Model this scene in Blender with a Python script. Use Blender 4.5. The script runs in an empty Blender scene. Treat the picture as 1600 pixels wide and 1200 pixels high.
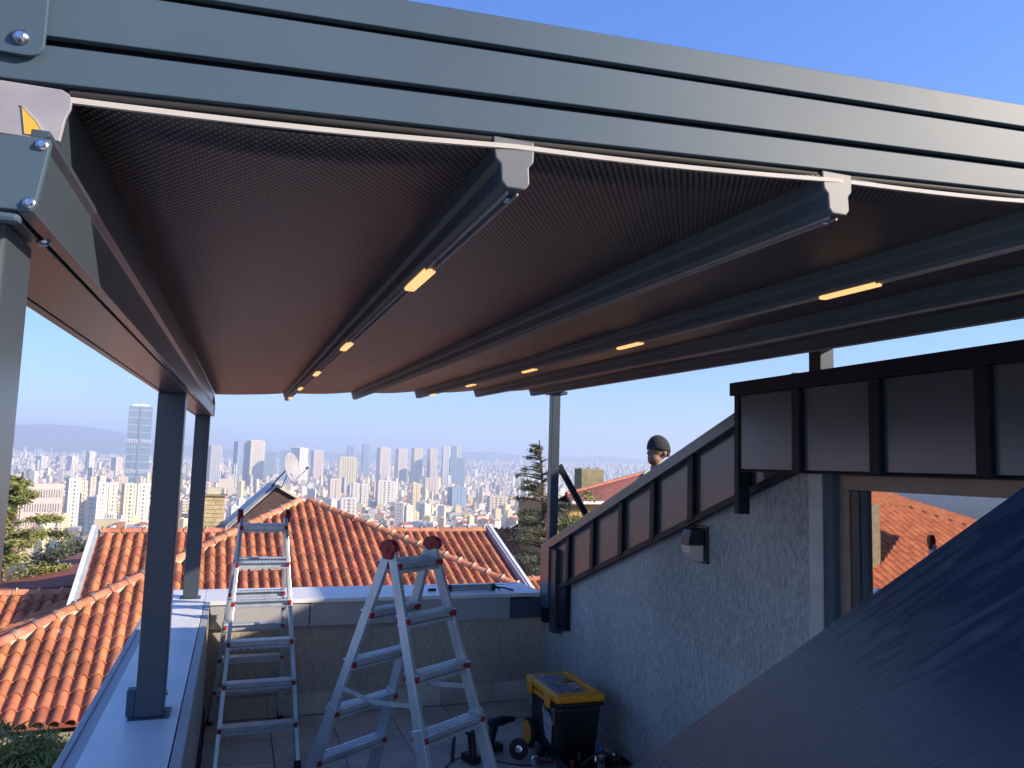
import bpy, bmesh, math, random
import numpy as np
from mathutils import Vector as V, Matrix, noise
R=math.radians
rnd=random.Random(7)
S=bpy.context.scene
COL=S.collection

# ------------------------------------------------------------------ camera
F_PX=1232.0
MC=np.array([[0.94389853,0.06085395,0.32458029],[-0.32896154,0.08701071,0.94032624],[0.02898061,-0.99434699,0.10214789]])
_q,_r=np.linalg.qr(MC); MC=_q@np.diag(np.sign(np.diag(_r)))
cam=bpy.data.cameras.new('camera'); cam.lens=36*F_PX/1600; cam.sensor_width=36; cam.clip_start=.02; cam.clip_end=40000
co=bpy.data.objects.new('camera',cam); COL.objects.link(co); S.camera=co
m=Matrix.Identity(4)
for i in range(3):
    m[i][0]=MC[i][0]; m[i][1]=-MC[i][1]; m[i][2]=-MC[i][2]
co.matrix_world=m
def at(px,py,y):
    """pixel of the photograph -> point at depth y"""
    r=MC@np.array([px-800,py-600,F_PX]); r=r*(y/r[1]); return V(r)
def azof(px,py=715):
    r=MC@np.array([px-800,py-600,F_PX]); return math.atan2(r[0],r[1])

# ------------------------------------------------------------------ sky and sun
SUND=V((1.0,-.64,.5)).normalized()
elev=math.asin(SUND.z); azi=math.atan2(SUND.x,SUND.y)
w=bpy.data.worlds.new('World'); S.world=w; w.use_nodes=True
nt=w.node_tree; nt.nodes.clear()
sky=nt.nodes.new('ShaderNodeTexSky'); sky.sky_type='NISHITA'; sky.sun_disc=False
sky.sun_elevation=elev; sky.sun_rotation=azi; sky.altitude=150; sky.air_density=1.1; sky.dust_density=.6; sky.ozone_density=2.2
bg=nt.nodes.new('ShaderNodeBackground'); bg.inputs[1].default_value=.15
wo=nt.nodes.new('ShaderNodeOutputWorld'); sp_=nt.nodes.new('ShaderNodeSeparateColor'); cb_=nt.nodes.new('ShaderNodeCombineColor'); nt.links.new(sky.outputs[0],sp_.inputs[0])
for i_,(g_,e_) in enumerate(((.293,1.05),(.50,.88),(1.32,.55))):
    pw_=nt.nodes.new('ShaderNodeMath'); pw_.operation='POWER'; pw_.inputs[1].default_value=e_; nt.links.new(sp_.outputs[i_],pw_.inputs[0])
    ml_=nt.nodes.new('ShaderNodeMath'); ml_.operation='MULTIPLY'; ml_.inputs[1].default_value=g_; nt.links.new(pw_.outputs[0],ml_.inputs[0]); nt.links.new(ml_.outputs[0],cb_.inputs[i_])
nt.links.new(cb_.outputs[0],bg.inputs[0]); nt.links.new(bg.outputs[0],wo.inputs[0])
sl=bpy.data.lights.new('sun','SUN'); sl.energy=3.8; sl.angle=R(.5); sl.color=(1,.83,.64)
so=bpy.data.objects.new('sun',sl); COL.objects.link(so); so.rotation_euler=SUND.to_track_quat('Z','Y').to_euler()
S.view_settings.view_transform='Standard'; S.view_settings.look='None'; S.view_settings.gamma=1; S.view_settings.use_curve_mapping=False
S.view_settings.exposure=1.3
S.cycles.max_bounces=8; S.cycles.volume_bounces=1; S.cycles.diffuse_bounces=4; S.cycles.transparent_max_bounces=12
S.cycles.volume_max_steps=64

# ------------------------------------------------------------------ materials
def newmat(name):
    m=bpy.data.materials.new(name); m.use_nodes=True; t=m.node_tree
    return m,t,t.nodes['Principled BSDF']
def N(t,k,**kw):
    n=t.nodes.new(k)
    for a,b in kw.items(): setattr(n,a,b)
    return n
def coords(t,kind='Object',scale=(1,1,1),rot=(0,0,0)):
    if kind=='Pos':
        c=N(t,'ShaderNodeNewGeometry'); kind='Position'
    else: c=N(t,'ShaderNodeTexCoord')
    mp=N(t,'ShaderNodeMapping'); mp.inputs['Scale'].default_value=scale; mp.inputs['Rotation'].default_value=rot
    t.links.new(c.outputs[kind],mp.inputs['Vector']); return mp.outputs[0]
def mat(name,c1,c2=None,rough=.6,metal=0,nscale=8,bump=0,bscale=None,spec=.5,stretch=(1,1,1),coat=0,detail=5,lo=.35,hi=.65,rvar=0,kind='Object',orand=0,bdist=.01,tr=0):
    m,t,p=newmat(name)
    p.inputs['Roughness'].default_value=rough; p.inputs['Metallic'].default_value=metal
    p.inputs['Specular IOR Level'].default_value=spec; p.inputs['Coat Weight'].default_value=coat
    c2=c2 or tuple(x*.82 for x in c1)
    v=coords(t,kind,stretch)
    n=N(t,'ShaderNodeTexNoise'); n.inputs['Scale'].default_value=nscale; n.inputs['Detail'].default_value=detail
    t.links.new(v,n.inputs['Vector'])
    r=N(t,'ShaderNodeValToRGB'); r.color_ramp.elements[0].position=lo; r.color_ramp.elements[1].position=hi
    r.color_ramp.elements[0].color=(*c2,1); r.color_ramp.elements[1].color=(*c1,1)
    t.links.new(n.outputs['Fac'],r.inputs[0]); out=r.outputs[0]
    if orand:
        oi=N(t,'ShaderNodeObjectInfo'); at_=N(t,'ShaderNodeAttribute'); at_.attribute_name='tint'
        ad=N(t,'ShaderNodeMath',operation='ADD'); t.links.new(oi.outputs['Random'],ad.inputs[0]); t.links.new(at_.outputs['Fac'],ad.inputs[1])
        fr=N(t,'ShaderNodeMath',operation='FRACT'); t.links.new(ad.outputs[0],fr.inputs[0])
        mr=N(t,'ShaderNodeMapRange'); mr.inputs['To Min'].default_value=1-orand; mr.inputs['To Max'].default_value=1+orand*.6
        t.links.new(fr.outputs[0],mr.inputs[0])
        hs=N(t,'ShaderNodeHueSaturation'); t.links.new(out,hs.inputs['Color']); t.links.new(mr.outputs[0],hs.inputs['Value'])
        mr2=N(t,'ShaderNodeMapRange'); mr2.inputs['To Min'].default_value=.49; mr2.inputs['To Max'].default_value=.508
        m3=N(t,'ShaderNodeMath',operation='MULTIPLY'); m3.inputs[1].default_value=7.13; t.links.new(fr.outputs[0],m3.inputs[0])
        m4=N(t,'ShaderNodeMath',operation='FRACT'); t.links.new(m3.outputs[0],m4.inputs[0]); t.links.new(m4.outputs[0],mr2.inputs[0])
        t.links.new(mr2.outputs[0],hs.inputs['Hue'])
        out=hs.outputs[0]
    t.links.new(out,p.inputs['Base Color'])
    if rvar:
        mr=N(t,'ShaderNodeMapRange'); mr.inputs['To Min'].default_value=max(0,rough-rvar); mr.inputs['To Max'].default_value=rough+rvar
        n3=N(t,'ShaderNodeTexNoise'); n3.inputs['Scale'].default_value=nscale*.7; n3.inputs['Detail'].default_value=6; t.links.new(v,n3.inputs['Vector'])
        t.links.new(n3.outputs['Fac'],mr.inputs[0]); t.links.new(mr.outputs[0],p.inputs['Roughness'])
    if bump:
        n2=N(t,'ShaderNodeTexNoise'); n2.inputs['Scale'].default_value=bscale or nscale*6; n2.inputs['Detail'].default_value=4
        t.links.new(v,n2.inputs['Vector'])
        b=N(t,'ShaderNodeBump'); b.inputs['Strength'].default_value=bump; b.inputs['Distance'].default_value=bdist
        t.links.new(n2.outputs['Fac'],b.inputs['Height']); t.links.new(b.outputs[0],p.inputs['Normal'])
    if tr: p.inputs['Transmission Weight'].default_value=tr
    return m
def emis(name,c,s,base=(.8,.7,.5)):
    m,t,p=newmat(name); p.inputs['Base Color'].default_value=(*base,1); p.inputs['Emission Color'].default_value=(*c,1); p.inputs['Emission Strength'].default_value=s; return m
M={}
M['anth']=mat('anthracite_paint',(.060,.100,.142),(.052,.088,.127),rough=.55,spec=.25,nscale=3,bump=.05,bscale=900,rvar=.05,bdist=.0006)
M['gloss_shaded']=mat('smooth_anthracite_shaded',(.050,.068,.090),(.044,.06,.08),rough=.30,nscale=3,spec=.6)  # same paint as the rail, smoother, with canopy shade darkened into the colour
M['anthdark']=mat('dark_seam_metal',(.008,.014,.028),rough=.5,spec=.2,nscale=4,rvar=.05)
M['cladding']=mat('grey_cladding_sheet',(.060,.092,.125),(.048,.076,.105),rough=.24,spec=.9,nscale=1.6,rvar=.08,bump=.10,bscale=2.0,bdist=.02,detail=3)
M['groove']=mat('groove_black',(.006,.007,.010),rough=.9,spec=.05)
M['rubber']=mat('black_rubber',(.02,.02,.022),rough=.7)
M['capgrey']=mat('grey_plastic_cap',(.135,.145,.16),(.115,.125,.14),rough=.5,nscale=20)
M['zinc']=mat('zinc_bolt',(.55,.6,.68),rough=.28,metal=1,nscale=60)
M['plate']=mat('galvanised_plate',(.33,.33,.36),(.26,.26,.29),rough=.45,nscale=12,rvar=.1)
M['yellow']=mat('yellow_sheet',(.75,.42,.06),rough=.5)
M['white']=mat('white_hem',(.48,.46,.43),rough=.7,nscale=10)
M['alu']=mat('ladder_aluminium',(.60,.66,.72),(.46,.52,.58),rough=.36,metal=.5,nscale=14,bump=.05,rvar=.1,stretch=(1,1,.3))
M['alutread']=mat('ribbed_tread',(.56,.60,.66),(.42,.46,.52),rough=.45,metal=.4,nscale=40)
M['red']=mat('red_plastic',(.34,.012,.02),rough=.4)
M['marble']=mat('white_marble_coping',(.80,.81,.83),(.66,.68,.71),rough=.42,nscale=2.2,lo=.3,hi=.6,bump=.05,detail=8)
M['fasciagrey']=mat('grey_metal_fascia',(.40,.41,.43),(.36,.37,.39),rough=.5,nscale=3)
M['tile_floor']=mat('stone_floor_tile',(.60,.555,.50),(.44,.41,.37),rough=.7,nscale=3,bump=.1,detail=9,orand=.14,kind='Pos')
M['joint']=mat('floor_joint',(.03,.028,.026),rough=.9)
M['clay']=mat('clay_tile',(.53,.20,.085),(.33,.11,.05),rough=.8,nscale=3.2,bump=.3,bscale=60,orand=.34,lo=.28,hi=.66,kind='Pos',detail=8)
M['clayridge']=mat('clay_ridge_tile',(.56,.25,.14),(.38,.14,.07),rough=.8,nscale=5,bump=.25,orand=.25,kind='Pos')
M['mortar']=mat('lime_mortar',(.48,.43,.34),(.36,.3,.22),rough=.9,nscale=12,bump=.5)
M['redroof']=mat('weathered_red_roof',(.34,.115,.075),(.24,.07,.05),rough=.85,nscale=2.5,bump=.6,bscale=14,stretch=(1,3,1),bdist=.05)
M['farclay']=mat('far_clay_roof',(.42,.15,.075),(.32,.10,.05),rough=.85,nscale=3)
M['wallbrown']=mat('brown_wall',(.26,.18,.12),(.2,.14,.09),rough=.85,nscale=3)
M['stone']=mat('chimney_stone',(.58,.48,.28),(.45,.36,.2),rough=.85,nscale=9,bump=.3,orand=.15)
M['concrete']=mat('mossy_concrete',(.30,.26,.16),(.20,.18,.10),rough=.9,nscale=4,bump=.3)
M['whitepaint']=mat('white_painted_metal',(.72,.74,.78),rough=.5,nscale=4)
M['sheetgrey']=mat('grey_sheet',(.40,.42,.46),rough=.5,nscale=4)
M['purple']=mat('brown_dormer_boards',(.10,.06,.055),(.07,.045,.045),rough=.8,nscale=4)
M['rendwhite']=mat('cream_render',(.62,.57,.44),(.5,.45,.33),rough=.85,nscale=2)
M['pinkwall']=mat('pink_render',(.42,.22,.17),rough=.85,nscale=2)
M['orangewall']=mat('orange_render',(.6,.32,.13),rough=.85,nscale=2)
M['bark']=mat('bark',(.09,.065,.05),rough=.9,nscale=20,bump=.5)
M['leafA']=mat('cedar_needles',(.26,.275,.08),(.11,.14,.04),rough=.65,nscale=1.2,orand=0)
M['leafB']=mat('conifer_needles',(.13,.14,.075),(.06,.075,.04),rough=.65,nscale=1.5)
M['skin']=mat('skin',(.36,.19,.12),(.32,.16,.10),rough=.5,nscale=20)
M['hair']=mat('hair',(.01,.008,.007),rough=.6)
M['beanie']=mat('dark_knit',(.035,.035,.04),rough=.95,nscale=60,bump=.6,bscale=200)
M['jacket']=mat('dark_jacket',(.03,.035,.045),rough=.8,nscale=10)
M['trousers']=mat('work_trousers',(.04,.045,.06),rough=.85)
M['boxyellow']=mat('yellow_plastic',(.85,.36,.02),(.76,.31,.015),rough=.38,nscale=10)
M['boxblack']=mat('black_plastic',(.012,.014,.018),rough=.35,nscale=10)
M['toolblue']=mat('tool_teal_plastic',(.012,.02,.035),rough=.4)
M['stickerA']=mat('blue_grey_label',(.22,.25,.36),(.16,.18,.28),rough=.4,nscale=30)
M['stickerB']=mat('printed_label',(.45,.46,.50),(.08,.07,.09),rough=.3,nscale=22,lo=.45,hi=.52)
M['stickerC']=mat('orange_label_patch',(.55,.28,.10),rough=.4)
M['blue']=mat('blue_can',(.03,.06,.22),rough=.35)
M['canred']=mat('dark_red_plastic',(.16,.01,.02),rough=.4)
M['chrome']=mat('bright_steel',(.7,.7,.72),rough=.18,metal=1)
M['lens']=mat('frosted_lamp_lens',(.62,.60,.55),rough=.35,nscale=10)
M['framebrown']=mat('brown_door_frame',(.26,.225,.19),rough=.45)
M['framedark']=mat('dark_door_frame',(.035,.045,.055),rough=.4)
M['room']=mat('dark_room',(.09,.085,.08),rough=.8)
M['cityground']=mat('city_ground',(.16,.15,.13),(.07,.09,.05),rough=.95,nscale=.01,kind='Object',detail=9)
M['hill']=mat('distant_hill',(.05,.07,.05),rough=1,nscale=.002)
M['led']=emis('led_strip',(1,.50,.19),.56,(.4,.3,.2))
# render plaster with vertical trowel scoring
def stucco(name,c1,c2,sc,bump):
    m,t,p=newmat(name); p.inputs['Roughness'].default_value=.85
    v=coords(t,'Object',(1,1,.26)); n=N(t,'ShaderNodeTexNoise'); n.inputs['Scale'].default_value=sc; n.inputs['Detail'].default_value=3; t.links.new(v,n.inputs['Vector'])
    v2=coords(t,'Object',(1,1,.6)); n2=N(t,'ShaderNodeTexNoise'); n2.inputs['Scale'].default_value=1.5; n2.inputs['Detail'].default_value=6; t.links.new(v2,n2.inputs['Vector'])
    r=N(t,'ShaderNodeValToRGB'); r.color_ramp.elements[0].position=.38; r.color_ramp.elements[1].position=.62
    r.color_ramp.elements[0].color=(*c2,1); r.color_ramp.elements[1].color=(*c1,1)
    ad=N(t,'ShaderNodeMix',data_type='FLOAT'); ad.inputs[0].default_value=.36; t.links.new(n.outputs['Fac'],ad.inputs[2]); t.links.new(n2.outputs['Fac'],ad.inputs[3])
    t.links.new(ad.outputs[0],r.inputs[0]); t.links.new(r.outputs[0],p.inputs['Base Color'])
    b=N(t,'ShaderNodeBump'); b.inputs['Strength'].default_value=bump; b.inputs['Distance'].default_value=.006
    t.links.new(n.outputs['Fac'],b.inputs['Height']); t.links.new(b.outputs[0],p.inputs['Normal']); return m
M['stucco']=stucco('scored_grey_stucco',(.50,.53,.55),(.25,.27,.29),110,1.0)
M['stuccob']=stucco('scored_beige_stucco',(.50,.45,.385),(.33,.30,.26),80,.8)
M['smooth']=mat('smooth_render_band',(.56,.58,.60),rough=.8,nscale=6)
# canopy fabric, woven honeycomb
def fabric():
    m,t,p=newmat('honeycomb_canopy_fabric'); p.inputs['Roughness'].default_value=.40; p.inputs['Specular IOR Level'].default_value=.6
    outs=[]
    for a in (R(32),R(-32)):
        v=coords(t,'Object',(1,1,1),(0,0,a)); wv=N(t,'ShaderNodeTexWave',wave_type='BANDS',bands_direction='X'); wv.inputs['Scale'].default_value=35; wv.inputs['Distortion'].default_value=.25; wv.inputs['Detail'].default_value=1; wv.inputs['Detail Scale'].default_value=2
        t.links.new(v,wv.inputs['Vector']); outs.append(wv.outputs['Fac'])
    mu=N(t,'ShaderNodeMath',operation='MULTIPLY'); t.links.new(outs[0],mu.inputs[0]); t.links.new(outs[1],mu.inputs[1])
    r=N(t,'ShaderNodeValToRGB'); r.color_ramp.elements[0].position=.08; r.color_ramp.elements[1].position=.5
    r.color_ramp.elements[0].color=(.006,.006,.009,1); r.color_ramp.elements[1].color=(.098,.084,.079,1)
    t.links.new(mu.outputs[0],r.inputs[0]); t.links.new(r.outputs[0],p.inputs['Base Color'])
    b=N(t,'ShaderNodeBump'); b.inputs['Strength'].default_value=.5; b.inputs['Distance'].default_value=.002
    t.links.new(mu.outputs[0],b.inputs['Height']); t.links.new(b.outputs[0],p.inputs['Normal']); return m
M['fabric']=fabric()
# dusty glossy panel
def dusty():
    m,t,p=newmat('dusty_dark_panel')
    v=coords(t,'Object',(1,1,1),(R(34),0,0))
    mp=N(t,'ShaderNodeMapping'); mp.inputs['Scale'].default_value=(1,2.2,34); t.links.new(v,mp.inputs[0])
    n=N(t,'ShaderNodeTexNoise'); n.inputs['Scale'].default_value=3.2; n.inputs['Detail'].default_value=9; n.inputs['Distortion'].default_value=.6; t.links.new(mp.outputs[0],n.inputs['Vector'])
    n2=N(t,'ShaderNodeTexNoise'); n2.inputs['Scale'].default_value=3; n2.inputs['Detail'].default_value=5; t.links.new(v,n2.inputs['Vector'])
    r=N(t,'ShaderNodeValToRGB'); r.color_ramp.elements[0].position=.44; r.color_ramp.elements[1].position=.80
    r.color_ramp.elements[0].color=(0,0,0,1); r.color_ramp.elements[1].color=(1,1,1,1); t.links.new(n.outputs['Fac'],r.inputs[0])
    r2=N(t,'ShaderNodeValToRGB'); r2.color_ramp.elements[0].position=.4; r2.color_ramp.elements[1].position=.7; t.links.new(n2.outputs['Fac'],r2.inputs[0])
    mu=N(t,'ShaderNodeMath',operation='MULTIPLY'); t.links.new(r.outputs[0],mu.inputs[0]); t.links.new(r2.outputs[0],mu.inputs[1])
    mx=N(t,'ShaderNodeMix',data_type='RGBA'); mx.inputs[6].default_value=(.012,.036,.080,1); mx.inputs[7].default_value=(.10,.14,.20,1)
    t.links.new(mu.outputs[0],mx.inputs[0]); t.links.new(mx.outputs[2],p.inputs['Base Color'])
    mr=N(t,'ShaderNodeMapRange'); mr.inputs['To Min'].default_value=.26; mr.inputs['To Max'].default_value=.7; t.links.new(mu.outputs[0],mr.inputs[0]); t.links.new(mr.outputs[0],p.inputs['Roughness'])
    p.inputs['Specular IOR Level'].default_value=.22
    return m
M['dusty']=dusty()
def glassmirror():
    m,t,p=newmat('solar_glass'); t.nodes.remove(p)
    g=N(t,'ShaderNodeBsdfGlossy'); g.inputs['Roughness'].default_value=.012; g.inputs['Color'].default_value=(.82,.84,.86,1)
    tr=N(t,'ShaderNodeBsdfTransparent'); tr.inputs['Color'].default_value=(.35,.37,.4,1)
    mx=N(t,'ShaderNodeMixShader'); mx.inputs[0].default_value=.55
    n=N(t,'ShaderNodeTexNoise'); n.inputs['Scale'].default_value=1.6; t.links.new(coords(t),n.inputs['Vector'])
    b=N(t,'ShaderNodeBump'); b.inputs['Strength'].default_value=.12; b.inputs['Distance'].default_value=.004; t.links.new(n.outputs['Fac'],b.inputs['Height']); t.links.new(b.outputs[0],g.inputs['Normal'])
    t.links.new(tr.outputs[0],mx.inputs[1]); t.links.new(g.outputs[0],mx.inputs[2]); t.links.new(mx.outputs[0],t.nodes['Material Output'].inputs[0]); return m
M['glass']=glassmirror()
M['tube']=mat('clear_cartridge',(.35,.36,.36),rough=.2,tr=.4,nscale=10)
M['towerglass']=mat('blue_curtain_glass',(.17,.25,.32),(.12,.19,.27),rough=.15,nscale=.05,spec=.8)
M['citywin']=mat('city_window_glass',(.14,.17,.23),rough=.2,nscale=.1)
for k,c in dict(cw=(.72,.68,.60),cc=(.70,.60,.46),cg=(.44,.43,.43),cp=(.70,.55,.47),cb=(.25,.36,.48),cy=(.80,.68,.40)).items():
    M[k]=mat('facade_'+k,c,tuple(x*.9 for x in c),rough=.8,nscale=.2)
M['cr']=mat('city_clay_roof',(.40,.13,.07),(.28,.09,.05),rough=.9,nscale=.15)
# far city mass: windows are too small to tell apart there
def citymat():
    m,t,p=newmat('far_city_mass'); p.inputs['Roughness'].default_value=.85
    a=N(t,'ShaderNodeAttribute'); a.attribute_name='bcol'
    v=coords(t,'Object'); b=N(t,'ShaderNodeTexBrick'); b.offset=0; b.inputs['Scale'].default_value=.33; b.inputs['Mortar Size'].default_value=.22
    b.inputs['Color1'].default_value=(.55,.58,.65,1); b.inputs['Color2'].default_value=(.4,.45,.5,1); b.inputs['Mortar'].default_value=(1,1,1,1)
    sx=N(t,'ShaderNodeSeparateXYZ'); t.links.new(v,sx.inputs[0]); ad=N(t,'ShaderNodeMath',operation='ADD'); t.links.new(sx.outputs[0],ad.inputs[0]); t.links.new(sx.outputs[1],ad.inputs[1])
    cx=N(t,'ShaderNodeCombineXYZ'); t.links.new(ad.outputs[0],cx.inputs[0]); t.links.new(sx.outputs[2],cx.inputs[1]); t.links.new(cx.outputs[0],b.inputs['Vector'])
    g=N(t,'ShaderNodeNewGeometry'); s2=N(t,'ShaderNodeSeparateXYZ'); t.links.new(g.outputs['Normal'],s2.inputs[0])
    lt=N(t,'ShaderNodeMath',operation='LESS_THAN'); lt.inputs[1].default_value=.2; t.links.new(s2.outputs[2],lt.inputs[0])
    mx=N(t,'ShaderNodeMix',data_type='RGBA',blend_type='MULTIPLY'); t.links.new(lt.outputs[0],mx.inputs[0]); t.links.new(a.outputs['Color'],mx.inputs[6]); t.links.new(b.outputs['Color'],mx.inputs[7])
    t.links.new(mx.outputs[2],p.inputs['Base Color']); return m
M['citymass']=citymat()

# ------------------------------------------------------------------ helpers
def link(o,parent=None):
    COL.objects.link(o)
    if parent is not None: o.parent=parent
    return o
def tag(o,label=None,cat=None,group=None,kind=None):
    if label: o['label']=label
    if cat: o['category']=cat
    if group: o['group']=group
    if kind: o['kind']=kind
    return o
def thing(name,label,cat,loc=(0,0,0),rz=0,group=None):
    o=bpy.data.objects.new(name,None); o.empty_display_size=.1; o.location=loc; o.rotation_euler=(0,0,rz); link(o)
    return tag(o,label,cat,group)
BASE=[None]
class MB:
    def __init__(s): s.v=[]; s.f=[]; s.mi=[]; s.cur=0
    def add(s,vs,fs):
        k=len(s.v); s.v+= [tuple(x) for x in vs]
        for f in fs: s.f.append(tuple(i+k for i in f)); s.mi.append(s.cur)
        return s
    def box(s,c,d,A=None):
        A=A or Matrix.Identity(3); c=V(c); vs=[c+A@V((sx*d[0]/2,sy*d[1]/2,sz*d[2]/2)) for sz in (-1,1) for sy in (-1,1) for sx in (-1,1)]
        return s.add(vs,[(0,2,3,1),(4,5,7,6),(0,1,5,4),(2,6,7,3),(0,4,6,2),(1,3,7,5)])
    def b2(s,a,b): # corner to corner
        return s.box([(a[i]+b[i])/2 for i in range(3)],[abs(a[i]-b[i]) for i in range(3)])
    def prism(s,poly,vec):  # poly 3d points, extrude by vec
        n=len(poly); vec=V(vec); vs=[V(p) for p in poly]+[V(p)+vec for p in poly]
        return s.add(vs,[tuple(range(n))[::-1],tuple(range(n,2*n))]+[(i,(i+1)%n,(i+1)%n+n,i+n) for i in range(n)])
    def sweep(s,sec,p0,p1,side,up):
        p0,p1,side,up=V(p0),V(p1),V(side),V(up)
        return s.prism([p0+side*a+up*b for a,b in sec],p1-p0)
    def tube(s,p0,p1,r0,r1=None,n=10,cap=True):
        r1=r0 if r1 is None else r1; p0,p1=V(p0),V(p1); d=(p1-p0).normalized(); a=d.orthogonal().normalized(); b=d.cross(a)
        vs=[]
        for p,r in ((p0,r0),(p1,r1)):
            for i in range(n):
                t=2*math.pi*i/n; vs.append(p+a*math.cos(t)*r+b*math.sin(t)*r)
        fs=[(i,(i+1)%n,(i+1)%n+n,i+n) for i in range(n)]
        if cap: fs+=[tuple(range(n))[::-1],tuple(range(n,2*n))]
        return s.add(vs,fs)
    def path(s,pts,r,n=8):
        for a,b in zip(pts,pts[1:]): s.tube(a,b,r,n=n)
        return s
    def lathe(s,c,ax,prof,n=20):
        c=V(c); d=V(ax).normalized(); a=d.orthogonal().normalized(); b=d.cross(a); vs=[]
        for h,r in prof:
            for i in range(n):
                t=2*math.pi*i/n; vs.append(c+d*h+a*math.cos(t)*r+b*math.sin(t)*r)
        fs=[(k*n+i,k*n+(i+1)%n,(k+1)*n+(i+1)%n,(k+1)*n+i) for k in range(len(prof)-1) for i in range(n)]
        fs+=[tuple(range(n))[::-1],tuple(range((len(prof)-1)*n,len(prof)*n))]
        return s.add(vs,fs)
    def mesh(s,name,mats,smooth=None):
        me=bpy.data.meshes.new(name); me.from_pydata(s.v,[],s.f)
        mats=mats if isinstance(mats,(list,tuple)) else [mats]
        for x in mats: me.materials.append(M[x] if isinstance(x,str) else x)
        if len(mats)>1: me.polygons.foreach_set('material_index',s.mi)
        if smooth:
            me.shade_smooth(); me.set_sharp_from_angle(angle=R(smooth))
        me.update(); return me
    def build(s,name,mats,parent=None,bevel=0,smooth=None,fixn=True):
        me=s.mesh(name,mats,smooth)
        if fixn:
            bm=bmesh.new(); bm.from_mesh(me); bmesh.ops.recalc_face_normals(bm,faces=bm.faces); bm.to_mesh(me); bm.free()
        o=bpy.data.objects.new(name,me); link(o,parent)
        if parent is not None:
            loc=parent.location; mw=Matrix.LocRotScale(parent.location,parent.rotation_euler,parent.scale)
            if parent.parent is not None:
                pp=parent.parent; mw=Matrix.LocRotScale(pp.location,pp.rotation_euler,pp.scale)@mw
            o.matrix_parent_inverse=Matrix.Identity(4)
            o.matrix_basis=mw.inverted() if WORLD[0] else Matrix.Identity(4)
        if bevel:
            b=o.modifiers.new('bevel','BEVEL'); b.width=bevel; b.segments=2; b.limit_method='ANGLE'; b.angle_limit=R(40)
            b.harden_normals=False
        return o
WORLD=[True]   # meshes written in world coordinates
def kids(o): return [c for c in COL.objects if c.parent is o]
def shared(name,me,parent,mw):
    o=bpy.data.objects.new(name,me); link(o,parent)
    pm=Matrix.Identity(4); p=parent; ch=[]
    while p is not None: ch.append(p); p=p.parent
    for q in reversed(ch): pm=pm@q.matrix_parent_inverse@q.matrix_basis
    o.matrix_basis=pm.inverted()@mw
    return o
X3,Y3,Z3=V((1,0,0)),V((0,1,0)),V((0,0,1))

# ================================================================== GROUND, HILLS, HAZE
def smooth(a,b,x):
    t=min(1,max(0,(x-a)/(b-a))); return t*t*(3-2*t)
def gz(x,y):
    r=math.hypot(x,y); az=math.atan2(x,y)
    z=-9-91*smooth(35,620,r)
    far=lambda: -22+60*smooth(R(5),R(28),az)
    if r>2800: z+= (far()+100)*smooth(2800,8200,r)
    if r>250: z+=7*noise.noise(V((x/420,y/420,0)))*smooth(250,700,r)
    return z
def terrain():
    vs=[];fs=[]; rs=[0,12,25,40,60,90,130,180,240,320,420,540,680,850,1050,1300,1600,2000,2400,2900,3500,4200,5000,6000,7000,8200,9600,12000,16000,24000]; na=120
    vs.append((0,0,gz(0,0)))
    for r in rs[1:]:
        for i in range(na):
            a=2*math.pi*i/na; x,y=r*math.sin(a),r*math.cos(a); vs.append((x,y,gz(x,y)))
    for i in range(na): fs.append((0,1+(i+1)%na,1+i))
    for k in range(len(rs)-2):
        for i in range(na):
            a=1+k*na+i; b=1+k*na+(i+1)%na; fs.append((a,b,b+na,a+na))
    mb=MB(); mb.add(vs,fs); o=mb.build('ground','cityground',smooth=60); tag(o,kind='structure')
    # far hills beyond the city
    mb=MB(); vs=[]; n=90; az0,az1=R(-62),R(60)
    for k,(r,h) in enumerate(((8600,0),(9300,.45),(10200,1),(11500,1),(13500,.2))):
        for i in range(n):
            a=az0+(az1-az0)*i/(n-1)
            top=75+230*math.exp(-((a-R(-11))/R(6.5))**2)+60*math.exp(-((a-R(-30))/R(9))**2)+75*math.exp(-((a-R(17))/R(3.2))**2)+60*math.exp(-((a-R(26))/R(5))**2)+25*noise.noise(V((a*14,k*.3,2)))+10*noise.noise(V((a*50,k,5)))
            vs.append((r*math.sin(a),r*math.cos(a),-60+(top+60)*h))
    fs=[(k*n+i,k*n+i+1,(k+1)*n+i+1,(k+1)*n+i) for k in range(4) for i in range(n-1)]
    mb.add(vs,fs); o=mb.build('hills','hill',smooth=60); tag(o,kind='structure')
terrain()
mb=MB(); mb.box((0,5000,55),(30000,30000,430)); hz=mb.mesh('haze',M['white']); hz.materials.clear()
hm=bpy.data.materials.new('city_haze'); hm.use_nodes=True; t=hm.node_tree; t.nodes.remove(t.nodes['Principled BSDF'])
pv=t.nodes.new('ShaderNodeVolumePrincipled'); pv.inputs['Density'].default_value=2.1e-4; pv.inputs['Color'].default_value=(.64,.77,.97,1); pv.inputs['Anisotropy'].default_value=.15
t.links.new(pv.outputs[0],t.nodes['Material Output'].inputs['Volume']); hz.materials.append(hm)
o=bpy.data.objects.new('haze',hz); link(o); tag(o,kind='stuff')

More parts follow.
